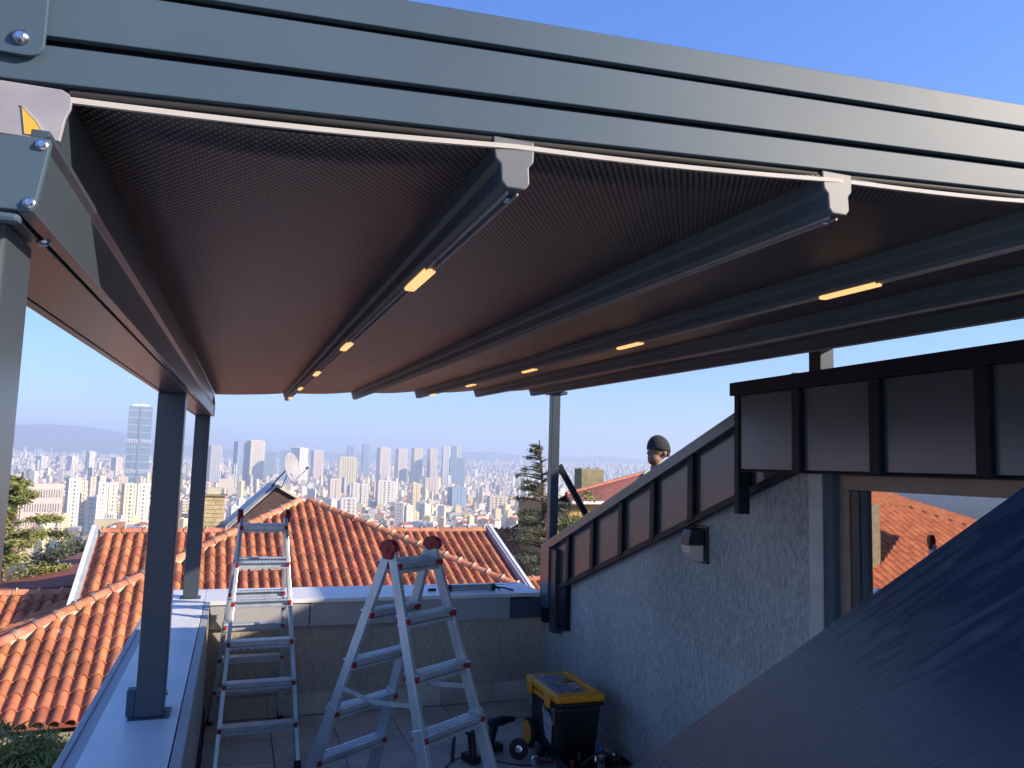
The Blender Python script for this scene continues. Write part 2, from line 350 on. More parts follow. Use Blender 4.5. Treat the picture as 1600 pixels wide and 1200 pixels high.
# ================================================================== OWN TERRACE
ZF=-2.0
def floor():
    root=MB(); root.b2((-.12,-8,ZF-.2),(2.66,6.6,ZF-.012)); fl=root.build('floor','joint'); tag(fl,kind='structure')
    sz=.46; k=0; x0=.36-sz*2
    me=MB().box((0,0,-.01),(sz-.008,sz-.008,.02)).mesh('floor_tile','tile_floor')
    y=6.57
    while y>-7.6:
        x=x0
        while x<2.6:
            xa=max(x,-.115); xb=min(x+sz,2.64)
            if xb-xa>.05:
                o=bpy.data.objects.new('floor_tile',me); link(o,fl); o.location=((xa+xb)/2,y-sz/2,ZF+rnd.uniform(-.0008,.0008)); o.scale=((xb-xa)/sz,1,1)
                k+=1
            x+=sz
        y-=sz
floor()
# room volume under the terrace (the house body) so nothing floats
o=MB().b2((-.5,-8,-9.2),(9,7.05,ZF-.22)).build('terrace_house_body','rendwhite'); tag(o,'pale rendered house storey under the roof terrace','house')

o=MB().b2((7.8,-3,-9),(14,3.7,2.46)).build('taller_house','rendwhite'); tag(o,'taller pale house off to the right that shades the far end of the terrace','house')
# back parapet
bp=thing('back_parapet','low beige stucco parapet across the end of the terrace under white coping','wall',(1.2,6.6,ZF))
MB().b2((-.12,6.59,ZF),(2.649,6.85,-1.31)).build('wall','stuccob',bp)
MB().b2((-.47,6.85,-3.2),(2.8,6.88,-1.14)).build('outer_face','fasciagrey',bp)
for a,b in ((-.115,.62),(.628,2.30)):
    MB().b2((a,6.545,-1.31),(b,6.70,-1.128)).build('fascia_panel','fasciagrey',bp,bevel=.002)
MB().b2((2.308,6.56,-1.315),(2.62,6.75,-1.15)).build('corner_box','anth',bp,bevel=.003)
for a,b in ((-.16,.74),(.743,1.64),(1.643,2.60)):
    MB().b2((a,6.53,-1.128),(b,7.13,-1.098)).build('coping_slab','marble',bp,bevel=.002)
x=-.11
while x<2.6:
    MB().b2((x,6.575,ZF+.001),(min(x+.455,2.63),6.589,ZF+.16)).build('skirting_tile','tile_floor',bp,bevel=.0015); x+=.46
# left parapet
lp=thing('left_parapet','long white marble parapet running beside the red roofs on the left','wall',(-.3,3.5,ZF))
MB().b2((-.44,-8,-3.2),(-.12,7.1,-1.13)).build('wall','stuccob',lp)
for a,b in ((-8,-4.703),(-4.7,-1.503),(-1.5,1.1),(1.103,2.7),(2.703,4.3),(4.303,5.9),(5.903,7.13)):
    MB().b2((-.468,a,-1.128),(-.163,b,-1.098)).build('coping_slab','marble',lp,bevel=.002)
MB().b2((-.545,-1.5,-1.30),(-.4685,7.13,-1.105)).build('outer_gutter','fasciagrey',lp,bevel=.004)
MB().b2((-.535,-1.5,-1.1045),(-.515,7.12,-1.098)).build('gutter_lip','plate',lp)
o=MB().b2((-.158,-1.5,-1.127),(-.118,6.52,-1.10)).build('inner_trim','fasciagrey',lp,bevel=.002)
MB().b2((-.1195,-1.5,ZF+.001),(-.106,6.57,ZF+.1)).build('skirting','joint',lp)

# right wall with sloping top
SLY=lambda y: -.675+.355*(6.50-y)      # cap top line z at y (sloped roof edge)
SLB=lambda y: -.942+.345*(5.996-y)       # underside of cladding
rw=thing('side_wall','grey scored stucco side wall climbing beside the yellow toolbox','wall',(2.66,4.8,ZF))
poly=[(2.65,6.6,ZF),(2.65,3.19,ZF),(2.65,3.19,.02),(2.65,6.21,-.97),(2.65,6.6,-1.25)]
MB().prism(poly,(.25,0,0)).build('wall','stucco',rw)
MB().b2((2.646,3.10,ZF),(2.9,3.189,.02)).build('smooth_band','smooth',rw,bevel=.003)
MB().b2((2.636,3.11,ZF+.001),(2.6495,6.57,ZF+.1)).build('skirting','tile_floor',rw,bevel=.002)
# sloping roof edge cladding
rc=thing('roof_edge_cladding','sloping grey metal cladding strip with dark standing seams above the stucco wall','cladding',(2.64,5,-.6))
def slab(mb,ya,yb,za,zb,x0,x1,f0,f1):
    # vertical strip between two sloping lines f0(y)+za , f1(y)+zb
    mb.prism([(x0,ya,f0(ya)+za),(x0,yb,f0(yb)+za),(x0,yb,f1(yb)+zb),(x0,ya,f1(ya)+zb)],(x1-x0,0,0))
seams=[3.62,4.16,4.62,5.07,5.54,6.0]
ys=[3.2]+seams+[6.5]
for a,b in zip(ys,ys[1:]):
    m_=MB(); slab(m_,a+.004,b-.004,.03,-.06,2.615,2.65,SLB,SLY); m_.build('panel','cladding',rc,bevel=.002)
for y in seams:
    m_=MB(); slab(m_,y-.03,y+.03,.01,-.055,2.585,2.6145,SLB,SLY); m_.build('standing_seam','anthdark',rc,bevel=.003)
m_=MB(); slab(m_,3.2,6.5,-.075,0,2.57,2.614,SLY,SLY); m_.build('top_cap','cladding',rc,bevel=.004)
m_=MB(); slab(m_,3.2,6.21,-.012,.03,2.592,2.614,SLB,SLB); m_.build('bottom_trim','anthdark',rc,bevel=.002)
MB().b2((2.60,6.05,-1.33),(2.66,6.21,-.97)).build('lower_trim','anthdark',rc,bevel=.003)
MB().b2((2.575,6.21,-1.38),(2.66,6.33,-.70)).build('corner_trim','framedark',rc,bevel=.003)
MB().b2((2.56,6.33,-1.2),(2.70,6.52,-.68)).build('end_cap','cladding',rc,bevel=.003)
MB().b2((2.585,6.45,-1.34),(2.64,6.54,-1.0)).build('down_trim','anthdark',rc,bevel=.003)
# the pitched roof behind that edge
m_=MB(); m_.prism([(2.66,3.2,SLY(3.2)-.05),(2.66,6.6,SLY(6.6)-.05),(7.2,6.6,SLY(6.6)-.05),(7.2,3.2,SLY(3.2)-.05)],(0,0,-.15))
o=m_.build('house_roof','anthdark'); tag(o,'dark metal pitched roof hidden behind the sloping cladding strip','roof')
# fascia box above the door
fb=thing('fascia_box','dark seamed metal fascia box above the glazed door','fascia',(2.5,2.5,.2))
sy=[3.07,2.585,2.085,1.58,1.08,.58,.08,-.42]
ed=[3.565]+sy+[-.9]
for a,b in zip(ed,ed[1:]):
    MB().b2((2.50,b+.03,.012),(2.53,a-.03,.40)).build('panel','cladding',fb,bevel=.004)
for y in sy:
    MB().b2((2.475,y-.028,.004),(2.51,y+.028,.402)).build('standing_seam','anthdark',fb,bevel=.004)
MB().b2((2.531,-.9,.006),(2.66,3.53,.40)).build('core','anthdark',fb)
MB().b2((2.49,3.536,-.22),(2.56,3.575,.40)).build('corner_trim','anthdark',fb,bevel=.003)
MB().b2((2.47,-.9,.4005),(2.9,3.59,.47)).build('top_cap','anthdark',fb,bevel=.004)
MB().b2((2.5,-.9,0),(2.9,3.53,.0055)).build('soffit','anthdark',fb)
# door
gd=thing('glazed_door','tall glazed door in a brown frame reflecting the orange roofs','door',(2.75,2.3,ZF))
MB().b2((2.655,3.033,ZF),(2.9,3.098,0)).build('jamb_post','anth',gd,bevel=.002)
MB().b2((2.69,2.973,ZF),(2.78,3.032,-.07)).build('outer_frame','framebrown',gd,bevel=.003)
MB().b2((2.69,-.9,-.07),(2.78,3.032,-.001)).build('head_frame','framebrown',gd,bevel=.003)
MB().b2((2.70,2.918,ZF),(2.775,2.972,-.071)).build('sash_frame','framedark',gd,bevel=.004)
MB().b2((2.71,2.900,ZF),(2.76,2.9175,-.071)).build('sash_bead','anth',gd,bevel=.002)
MB().b2((2.70,.9,ZF),(2.775,.98,-.071)).build('sash_frame','framedark',gd,bevel=.004)
MB().b2((2.735,.981,ZF),(2.743,2.8995,-.071)).build('glass','glass',gd)
MB().b2((2.735,-.9,ZF),(2.743,.899,-.071)).build('glass','glass',gd)
rm=MB(); rm.b2((2.95,-1,ZF-.05),(5.5,3.1,ZF)); rm.b2((5.45,-1,ZF),(5.5,3.1,.3)); rm.b2((2.9,3.1,ZF),(5.5,3.15,.3)); rm.b2((2.9,-1,.31),(5.5,3.1,.35)); rm.b2((2.9,-1.05,ZF),(5.5,-1,.3))
o=rm.build('living_room_shell','room'); tag(o,'dim room interior behind the glazed door','room')

# wall lamp
wl=thing('wall_lamp','black box wall lamp with frosted lower lens on the stucco wall','lamp',(2.6,4.16,-.44))
MB().b2((2.632,4.05,-.545),(2.6495,4.19,-.325)).build('back_plate','boxblack',wl,bevel=.003)
sec=[(2.632,-.34),(2.545,-.345),(2.53,-.40),(2.528,-.438),(2.632,-.438)]
MB().prism([(x,4.075,z) for x,z in sec],(0,.09,0)).build('hood','boxblack',wl,bevel=.004)
sec=[(2.632,-.439),(2.532,-.439),(2.535,-.48),(2.555,-.515),(2.59,-.532),(2.632,-.532)]
MB().prism([(x,4.08,z) for x,z in sec],(0,.08,0)).build('lens','lens',wl,bevel=.004)

# ================================================================== PERGOLA
FZ=lambda x,y: .445+.08*(x-.33)+.018*(y-1.0)
pg=thing('pergola','dark grey pergola with retractable fabric canopy over the terrace','pergola',(1.2,3.8,ZF))
UP=V((-.08,-.018,1)).normalized(); LAT=V((1,.04,.078)).normalized(); DEP=V((0,1,.018)).normalized()
# fabric
ZB=lambda x:.399+.078*(x+.265)
def canopy():
    xs=[-.205]+[.33+.56*k for k in range(5)]; xe=[-.19]+[.37+.575*k for k in range(5)]
    xs.append(2.80); xe.append(2.86)
    m_=MB(); vs=[]; nx=0; ny=60; rows=[]
    cols=[]
    for k in range(6):
        for j in range(8): cols.append((xs[k]+(xs[k+1]-xs[k])*j/8,xe[k]+(xe[k+1]-xe[k])*j/8,j/8))
    cols.append((xs[6],xe[6],0))
    for i in range(ny+1):
        t_=i/ny
        for a,b,s_ in cols:
            x=a+(b-a)*t_; y0=.962+.036*(x+.2); y1=6.82+.1*(x+.17); y=y0+(y1-y0)*t_
            sag=.012*math.sin(math.pi*s_)
            vs.append((x,y,FZ(x,y)-.008-sag*(1+.5*math.sin(y*1.7+x))+.0035*noise.noise(V((x*5,y*1.6,3)))*(1-abs(2*s_-1))))
    n=len(cols)
    m_.add(vs,[(i*n+j,i*n+j+1,(i+1)*n+j+1,(i+1)*n+j) for i in range(ny) for j in range(n-1)])
    o=m_.build('canopy_fabric','fabric',pg,smooth=60,fixn=False)
    sd=o.modifiers.new('thick','SOLIDIFY'); sd.thickness=.002; sd.offset=1
    # white hem along the front edge
    m_=MB(); vs=[]
    for a,b,s_ in cols:
        x=a; y=.9555+.038*(x+.2); z=ZB(x)-.016-.004*math.sin(math.pi*s_)
        vs+=[(x,y,z-.003),(x,y,z+.0035),(x,y+.005,z+.0035),(x,y+.005,z-.003)]
    m_.add(vs,[(4*j+q,4*j+(q+1)%4,4*j+4+(q+1)%4,4*j+4+q) for j in range(len(cols)-1) for q in range(4)])
    m_.build('white_hem','white',pg)
canopy()
# front rail: three flat bands with two grooves, in cross-section (a = towards viewer is negative)
ZB=lambda x:.399+.078*(x+.265)
def railpt(x,dy=0,dz=0): return V((x,.95+.04*(x+.265)+dy,ZB(x)+dz))
p0,p1=railpt(-.40),railpt(3.0)
def rail(name,p0,p1,sgn,parent):
    d=.07*sgn; g=.022*sgn
    sec=[(0,0),(0,.0425),(g,.0425),(g,.0535),(0,.0535),(0,.114),(g,.114),(g,.124),(0,.124),(0,.1655),(d,.1655),(d,0)]
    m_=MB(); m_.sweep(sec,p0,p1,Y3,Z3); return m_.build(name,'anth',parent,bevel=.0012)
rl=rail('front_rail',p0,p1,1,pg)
for z0,z1 in ((.043,.053),(.1145,.1235)):
    m_=MB(); m_.sweep([(.010,z0),(.0215,z0),(.0215,z1),(.010,z1)],p0,p1,Y3,Z3); m_.build('groove_strip','groove',rl)
m_=MB(); m_.tube(railpt(-.2,.013,-.005),railpt(3.0,.013,-.005),.0065,n=10); m_.build('seal_tube','rubber',rl,smooth=50)
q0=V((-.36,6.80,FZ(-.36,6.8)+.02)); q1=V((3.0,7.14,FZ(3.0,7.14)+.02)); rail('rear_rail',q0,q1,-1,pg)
# cross profiles with end caps and led strips
secP=[(-.026,0),(-.026,-.010),(-.0245,-.028),(-.018,-.036),(-.018,-.058),(-.012,-.066),(.012,-.066),(.018,-.058),(.018,-.036),(.0245,-.028),(.026,-.010),(.026,0)]
for k in range(6):
    xa,xb=(.33+.56*k,.37+.575*k) if k<5 else (2.80,2.86)
    ya=.964+.036*(xa+.2); yb=6.86+.1*(xb+.17)
    A=V((xa,ya,FZ(xa,ya)-.006)); B=V((xb,yb,FZ(xb,yb)-.002)); d=(B-A).normalized()
    if k==5: secQ=[(a*1.2,b*.55) for a,b in secP]
    else: secQ=secP
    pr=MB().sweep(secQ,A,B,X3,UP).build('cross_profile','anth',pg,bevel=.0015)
    MB().sweep([(a*1.12,b*1.04+.002) for a,b in secQ],A-d*.006,A-d*.0005,X3,UP).build('end_cap','capgrey',pr,bevel=.002)
    MB().sweep([(a*1.06,b*1.0) for a,b in secQ],B+d*.0005,B+d*.006,X3,UP).build('end_cap','capgrey',pr,bevel=.001)
    MB().sweep([(-.009,-.0665),(-.009,-.071),(-.006,-.071),(-.006,-.0665)],A+d*.01,B-d*.01,X3,UP).build('highlight_lip','plate',pr) if k<5 else None  # channel lips in a paler metal that paints the thin highlight line
    MB().sweep([(.006,-.0665),(.006,-.071),(.009,-.071),(.009,-.0665)],A+d*.01,B-d*.01,X3,UP).build('highlight_lip','plate',pr) if k<5 else None
    if k in (0,2):
        for y in (1.6,2.83,4.03,5.23,6.4):
            t_=(y-ya)/(yb-ya); c=A+(B-A)*t_
            n=10; pts=[]
            m_=MB()
            c0=c-d*.10; c1=c+d*.10
            m_.sweep([(-.011,-.0668),(-.013,-.073),(-.009,-.0765),(.009,-.0765),(.013,-.073),(.011,-.0668)],c0,c1,X3,UP)
            m_.build('led_light','led',pr,bevel=.004)
    # little screw under the near end
    if k<2: MB().lathe(A+d*.03-UP*.0712,-UP,[(0,.006),(.003,.006),(.005,.003)],10).build('screw','zinc',pr)
# gutter beam on the left
GB=lambda y: .222+.0165*(y-.85)
def gpt(x,y,z): return V((x,y,GB(y)+z))
g=thing  # noqa
ga,gb_=.822,6.80
A=gpt(0,ga,0); B=gpt(0,gb_,0)
secG=[(-.334,0),(-.317,0),(-.317,.005),(-.311,.005),(-.311,0),(-.213,0),(-.213,.005),(-.207,.005),(-.207,0),(-.192,0),(-.192,.068),(-.184,.074),(-.184,.079),(-.20,.079),(-.20,.012),(-.326,.012),(-.326,.09),(-.334,.09)]
gt=MB().sweep(secG,A,B,X3,Z3).build('gutter_beam','gloss_shaded',pg,bevel=.001)
A2=gpt(0,.97,0)
MB().sweep([(-.334,.0905),(-.326,.0905),(-.326,.205),(-.334,.205)],A2,B,X3,Z3).build('outer_wall','anth',gt)
m_=MB(); 
for x in (-.314,-.210): m_.sweep([(x-.0028,.0035),(x+.0028,.0035),(x+.0028,.0048),(x-.0028,.0048)],A,B,X3,Z3)
m_.build('groove_strip','groove',gt)
MB().sweep([(-.325,.013),(-.201,.013),(-.201,.018),(-.325,.018)],A,B,X3,Z3).build('gutter_floor','anthdark',gt)
MB().sweep([(-.336,0),(-.186,0),(-.186,.105),(-.2,.2),(-.336,.2)],B+Y3*.0005,B+Y3*.008,X3,Z3).build('end_plate','plate',gt,bevel=.002)
# inner closing strip between gutter and fabric
MB().sweep([(-.215,.070),(-.209,.070),(-.198,.187),(-.204,.187)],A2,B,X3,Z3).build('inner_flashing','gloss_shaded',gt)
# posts
def post(x0,x1,y0,y1,zb,zt,nm='post'):
    p=MB().b2((x0,y0,zb),(x1,y1,zt)).build(nm,'gloss_shaded',pg,bevel=.004); return p
p_=post(-.334,-.225,.872,.975,-1.097,GB(.9)-.0005)
p_=post(-.336,-.224,3.72,3.83,-1.0935,GB(3.72)-.0005)
MB().b2((-.36,3.70,-1.0975),(-.20,3.86,-1.094)).build('base_plate','anth',p_,bevel=.001)
MB().b2((-.372,3.74,-1.0935),(-.3375,3.80,-.985)).build('base_bracket','anth',p_,bevel=.004)
MB().lathe((-.222,3.77,-1.01),X3,[(0,.012),(.006,.012),(.009,.007)],8).build('base_bolt','zinc',p_)
p_=post(-.324,-.213,6.68,6.79,-1.0935,GB(6.7)-.0005)
MB().b2((-.345,6.66,-1.0975),(-.195,6.81,-1.094)).build('base_plate','anth',p_,bevel=.001)
p_=post(2.72,2.80,6.72,6.80,-1.097,.675)
MB().b2((2.70,6.70,.662),(2.86,6.86,.69)).build('top_plate','anth',p_,bevel=.002)
p_=post(2.735,2.82,3.2,3.285,.4715,FZ(2.8,3.2)-.035)
p_=post(2.735,2.82,.95,1.03,.4715,FZ(2.8,1)-.035)
# brackets at the near left corner
pl=MB()
def rounded(x0,x1,z0,z1,y,th,r=.012,corner='br'):
    pts=[]
    cs={'bl':(x0+r,z0+r,180),'br':(x1-r,z0+r,270),'tr':(x1-r,z1-r,0),'tl':(x0+r,z1-r,90)}
    for c in ('bl','br','tr','tl'):
        if c in corner.split():
            cx,cz,a0=cs[c]
            for i in range(7):
                a=R(a0+i*15); pts.append((cx+r*math.cos(a),y,cz+r*math.sin(a)))
        else:
            pts.append({'bl':(x0,y,z0),'br':(x1,y,z0),'tr':(x1,y,z1),'tl':(x0,y,z1)}[c])
    return MB().prism(pts,(0,th,0))
b1=rounded(-.42,-.224,.424,.60,.940,.0065,.016,'br').build('rail_plate','anth',pg,bevel=.001)
MB().lathe((-.246,.9395,.4425),-Y3,[(0,.0085),(.002,.0085),(.004,.007),(.0065,.004)],16).build('bolt','zinc',b1,smooth=40)
# light plate with cut corner and curved edge below the rail
pts=[(-.42,.3385),(-.204,.3385),(-.203,.345),(-.2005,.365),(-.196,.378),(-.1955,.388),(-.199,.394),(-.206,.3975),(-.42,.3975)]
b2=MB().prism([(x,.953,z) for x,z in pts],(0,.006,0)).build('carriage_plate','plate',pg,bevel=.001)
cut=[(-.2425,.3715),(-.2365,.366),(-.2265,.356),(-.2185,.341),(-.2375,.341)]
MB().prism([(x,.9515,z) for x,z in cut],(0,.001,0)).build('yellow_window','yellow',b2)
rim=[(-.2435,.373),(-.2365,.3675),(-.2255,.357),(-.2165,.3415),(-.2187,.3415),(-.227,.356),(-.237,.366)]
MB().prism([(x,.951,z) for x,z in rim],(0,.0015,0)).build('yellow_rim','white',b2)
b3=MB().prism([(x,.812,z) for x,z in [(-.36,.2150),(-.192,.2190),(-.1885,.226),(-.1805,.286),(-.1815,.2895),(-.36,.2840)]],(0,.0085,0)).build('gutter_plate','anth',pg,bevel=.0015)
for x,z in ((-.1875,.2825),(-.1935,.2262)):
    MB().lathe((x,.8117,z),-Y3,[(0,.0052),(.0017,.0052),(.0026,.0038),(.0043,.003)],16).build('bolt','zinc',b3,smooth=40)
MB().b2((-.36,.806,.2060),(-.199,.8205,.2145)).build('plate_lip','anth',b3,bevel=.004)
for (x,y,z) in ((-.2115,.837,.2160),(-.209,.947,GB(.947)-.0003)):
    MB().lathe((x,y,z),-Z3,[(0,.0075),(.002,.007),(.0042,.0035)],14).build('bolt','zinc',b3,smooth=40)

# ================================================================== LADDERS
def ladder(cx,cy,zt,ang,spread,w0,w1,dz,label,nr=6,extra_top=.05,red_big=True):
    root=thing('step_ladder',label,'ladder',(cx,cy,ZF))
    wv=V((math.cos(ang),math.sin(ang),0)); sv=V((-math.sin(ang),math.cos(ang),0)); H=zt-ZF
    def P(fr,sd,z,off=0):
        t_=(zt-z)/H; return V((cx,cy,0))+sv*(fr*(spread*t_+.012))+wv*(sd*(w0+(w1-w0)*t_+off))+Z3*z
    for fr in (-1,1):
        for sd in (-1,1):
            # telescopic rail: inner section at the top, outer section lower down
            top=P(fr,sd,zt-.01,-.022); bot=P(fr,sd,ZF+.03,-.022); mid=top+(bot-top)*.52
            ax=(bot-top).normalized(); n1=wv; n2=ax.cross(n1).normalized(); n1=n2.cross(ax).normalized()
            m_=MB()
            for a,b,hw,hd in ((top,mid+ax*.05,.012,.027),(mid,bot,.0145,.032)):
                m_.sweep([(-hw,-hd),(hw,-hd),(hw,hd),(-hw,hd)],a,b,n1,n2)
            leg=m_.build('rail','alu',root,bevel=.003)
            MB().sweep([(-.018,-.036),(.018,-.036),(.018,.036),(-.018,.036)],bot-ax*.02,bot+ax*.03,n1,n2).build('foot','rubber',leg,bevel=.004)
            MB().sweep([(-.018,-.034),(.018,-.034),(.018,.034),(-.018,.034)],mid-ax*.012,mid+ax*.012,n1,n2).build('clamp','alu',leg,bevel=.003)
        ns=[]
        for k in range(nr+1):
            z=zt-(k+.25)*dz
            if z<ZF+.12: break
            a=P(fr,-1,z,-.012); b=P(fr,1,z,-.012)
            ax=(b-a).normalized(); out=sv*fr
            m_=MB()
            # a flat tread that projects, over a deep rung with a scalloped edge
            m_.sweep([(-.043,.008),(.045,.008),(.045,.0145),(-.043,.0145)],a,b,out,Z3)
            m_.sweep([(-.014,-.024),(.014,-.024),(.014,.0078),(-.014,.0078)],a,b,out,Z3)
            m_.sweep([(-.030,-.034),(.036,-.034),(.036,-.0242),(-.030,-.0242)],a,b,out,Z3)
            rg=m_.build('rung','alu',root,bevel=.002)
            m_=MB(); L=(b-a).length; q=int(L/.022)
            for i in range(1,q):
                c=a+ax*(i*L/q)+Z3*.0157-out*.000
                m_.sweep([(-.030,-.0015),(.030,-.0015),(.030,.0018),(-.030,.0018)],c-ax*.0065,c+ax*.0065,out,Z3)
            m_.build('tread_ribs','alutread',rg)
            m_=MB()
            for i in range(1,q,2):
                c=a+ax*(i*L/q)+out*.0295-Z3*.0425
                m_.sweep([(-.012,0),(.006,0),(.006,.0085),(-.012,.0085)],c-ax*.015,c+ax*.013,out,Z3)
            m_.build('scallops','alutread',rg)
            for e,dd in ((a,-1),(b,1)):
                MB().sweep([(-.041,-.022),(.043,-.022),(.043,.007),(-.041,.007)],e-ax*dd*.023,e+ax*dd*.001,out,Z3).build('end_plug','red',rg,bevel=.005)
    for sd in (-1,1):
        c=V((cx,cy,zt+.012))+wv*(sd*(w0-.01))
        pts=[]
        prof=[(-.058,-.004),(-.05,.022),(-.03,.040),(0,.047),(.03,.040),(.05,.022),(.058,-.004),(.04,-.012),(.026,-.05),(-.026,-.05),(-.04,-.012)]
        h=MB().prism([c+sv*a+Z3*b-wv*.017 for a,b in prof],wv*.034).build('hinge','red',root,bevel=.003)
        MB().lathe(c-wv*.0175,-wv,[(0,.013),(.003,.012),(.004,.005)],16).build('hinge_knob','red',h,smooth=40)
        MB().lathe(c+wv*.0175,wv,[(0,.013),(.003,.012),(.004,.005)],16).build('hinge_knob','red',h,smooth=40)
        # folding brace strap
        z=zt-2.72*dz; a=P(-1,sd,z); b=P(1,sd,z); mm=(a+b)/2-Z3*.03
        m_=MB()
        for u_,v_ in ((a,mm),(mm,b)):
            d_=(v_-u_).normalized(); up_=wv.cross(d_).normalized(); m_.sweep([(-.0015,-.011),(.0015,-.011),(.0015,.011),(-.0015,.011)],u_-wv*sd*.005,v_-wv*sd*.005,wv,up_)
        m_.build('brace_strap','alu',root)
    return root
ladder(.215,6.0,-.425,.054,.52,.172,.278,.249,'aluminium step ladder standing at the back left corner by the marble parapet')
ladder(.882,4.067,-.446,.616,.542,.172,.291,.252,'aluminium step ladder set sideways with round red hinges, nearest the camera')

# ================================================================== THINGS ON THE TERRACE
def toolbox():
    c=V((2.285,5.30,ZF)); r=thing('toolbox','black rolling toolbox with bright yellow lid standing by the stucco wall','toolbox',c,0)
    x0,x1,y0,y1=2.115,2.435,5.0,5.56
    m_=MB(); zt=ZF+.40
    lo=[(x0+.03,y0+.03),(x1-.03,y0+.03),(x1-.03,y1-.03),(x0+.03,y1-.03)]; hi=[(x0,y0),(x1,y0),(x1,y1),(x0,y1)]
    m_.add([(x,y,ZF+.035) for x,y in lo]+[(x,y,zt) for x,y in hi],[(0,3,2,1),(4,5,6,7)]+[(i,(i+1)%4,(i+1)%4+4,i+4) for i in range(4)])
    b=m_.build('body','boxblack',r,bevel=.02)
    MB().b2((x0-.012,y0-.012,zt+.001),(x1+.012,y1+.012,zt+.03)).build('rim','boxblack',r,bevel=.008)
    lid=MB().b2((x0-.02,y0-.02,zt+.0305),(x1+.02,y1+.02,zt+.085)).build('lid','boxyellow',r,bevel=.018)
    MB().b2((x1-.06,y0+.01,zt+.0855),(x1-.02,y1-.01,zt+.10)).build('lid_ridge','boxyellow',lid,bevel=.006)
    MB().b2((x0+.02,y0+.06,zt+.0855),(x1-.09,y1-.06,zt+.0875)).build('lid_label','stickerB',lid)
    for i in range(3):
        for j in range(2):
            if i==1 and j>0: continue
            MB().b2((x0+.03+j*.08,y0+.08+i*.135,zt+.088),(x0+.10+j*.08,y0+.19+i*.135,zt+.089)).build('label_panel','stickerA',lid)
    MB().b2((x0+.115,y0+.25,zt+.088),(x1-.09,y0+.36,zt+.0888)).build('label_patch','stickerC',lid)
    m_=MB(); m_.b2((x0+.15,y0+.28,zt+.0892),(x0+.245,y0+.305,zt+.0898)); m_.b2((x0+.2,y0+.305,zt+.0892),(x0+.225,y0+.36,zt+.0898)); m_.build('drill_print','boxblack',lid)
    for yy in (y0+.08,y0+.42):
        MB().b2((x0-.035,yy,zt-.02),(x0-.0205,yy+.09,zt+.07)).build('latch','boxyellow',lid,bevel=.006)
    MB().b2((x0-.0215,y0+.20,zt+.0),(x0-.014,y0+.40,zt+.03)).build('front_lip','boxyellow',lid,bevel=.003)
    MB().prism([(x0+.004,y0+.10,ZF+.30),(x0+.004,y0+.29,ZF+.37),(x0+.012,y0+.25,ZF+.16),(x0+.012,y0+.14,ZF+.13)],(-.004,0,0)).build('side_label','stickerB',r)
    MB().b2((x0-.012,y0+.05,zt-.12),(x0+.002,y0+.09,zt-.01)).build('latch','chrome',r,bevel=.003)
    MB().b2((x0-.012,y1-.10,zt-.10),(x0+.002,y1-.07,zt-.01)).build('latch','chrome',r,bevel=.003)
    for xx,s_ in ((x0-.028,-1),(x1+.006,1)):
        wh=MB().lathe((xx,y1-.06,ZF+.1),X3,[(0,.085),(.005,.1),(.03,.1),(.035,.085)],28).build('wheel','rubber',r,smooth=40)
        MB().lathe((xx-.006 if s_<0 else xx+.036,y1-.06,ZF+.1),X3*(1),[(0,.06),(.002,.078),(.006,.08)],28).build('hub_cap','boxyellow',wh,smooth=40)
toolbox()
def can():
    r=thing('spray_can','blue topped spray can standing in front of the toolbox','can',(2.36,4.86,ZF))
    MB().lathe((2.36,4.86,ZF),Z3,[(0,.028),(.003,.03),(.13,.03),(.145,.022)],20).build('body','stickerB',r,smooth=40)
    MB().lathe((2.36,4.86,ZF+.1455),Z3,[(0,.026),(.05,.026),(.055,.022)],20).build('cap','blue',r,smooth=40)
can()
def drill(loc,rz,tilt,label):
    r=thing('cordless_drill',label,'drill',loc,rz)
    WORLD[0]=False
    A=Matrix.Rotation(tilt,3,'X')
    r.rotation_euler=(tilt,0,rz)
    MB().lathe((0,-.09,.20),Y3,[(0,.02),(.01,.032),(.12,.034),(.14,.028),(.16,.026)],18).build('body','toolblue',r,smooth=45)
    MB().lathe((0,.071,.20),Y3,[(0,.022),(.03,.022),(.055,.016),(.06,.008)],16).build('chuck','boxblack',r,smooth=45)
    MB().lathe((0,.132,.20),Y3,[(0,.003),(.07,.003)],8).build('drill_bit','chrome',r)
    MB().sweep([(-.018,-.028),(.018,-.028),(.02,.02),(-.02,.02)],(0,-.045,.175),(0,-.07,.05),X3,Y3).build('handle','toolblue',r,bevel=.008)
    MB().b2((-.012,-.035,.13),(.012,-.02,.165)).build('trigger','canred',r,bevel=.003)
    MB().b2((-.038,-.12,.003),(.038,.015,.055)).build('battery','boxblack',r,bevel=.008)
    WORLD[0]=True
drill((1.87,5.47,ZF),R(-75),0,'dark cordless drill standing on its battery, bit pointing at the toolbox')
drill((1.60,5.36,ZF),R(20),0,'dark cordless drill beside the ladder foot, chuck pointing away')
def grinder():
    r=thing('angle_grinder','black angle grinder lying with its disc toward the camera','grinder',(1.97,5.06,ZF),R(-35)); WORLD[0]=False
    b=MB(); b.lathe((0,.05,.05),Y3,[(0,.02),(.02,.032),(.12,.034),(.22,.028),(.27,.024)],18); b.build('body','boxblack',r,smooth=45)
    MB().lathe((0,.0,.055),Y3,[(0,.02),(.02,.03),(.05,.032)],16).build('gear_head','chrome',r,smooth=45)
    MB().tube((.03,.03,.07),(.13,.0,.08),.014,n=12).build('side_handle','canred',r,smooth=45)
    WORLD[0]=True
grinder()
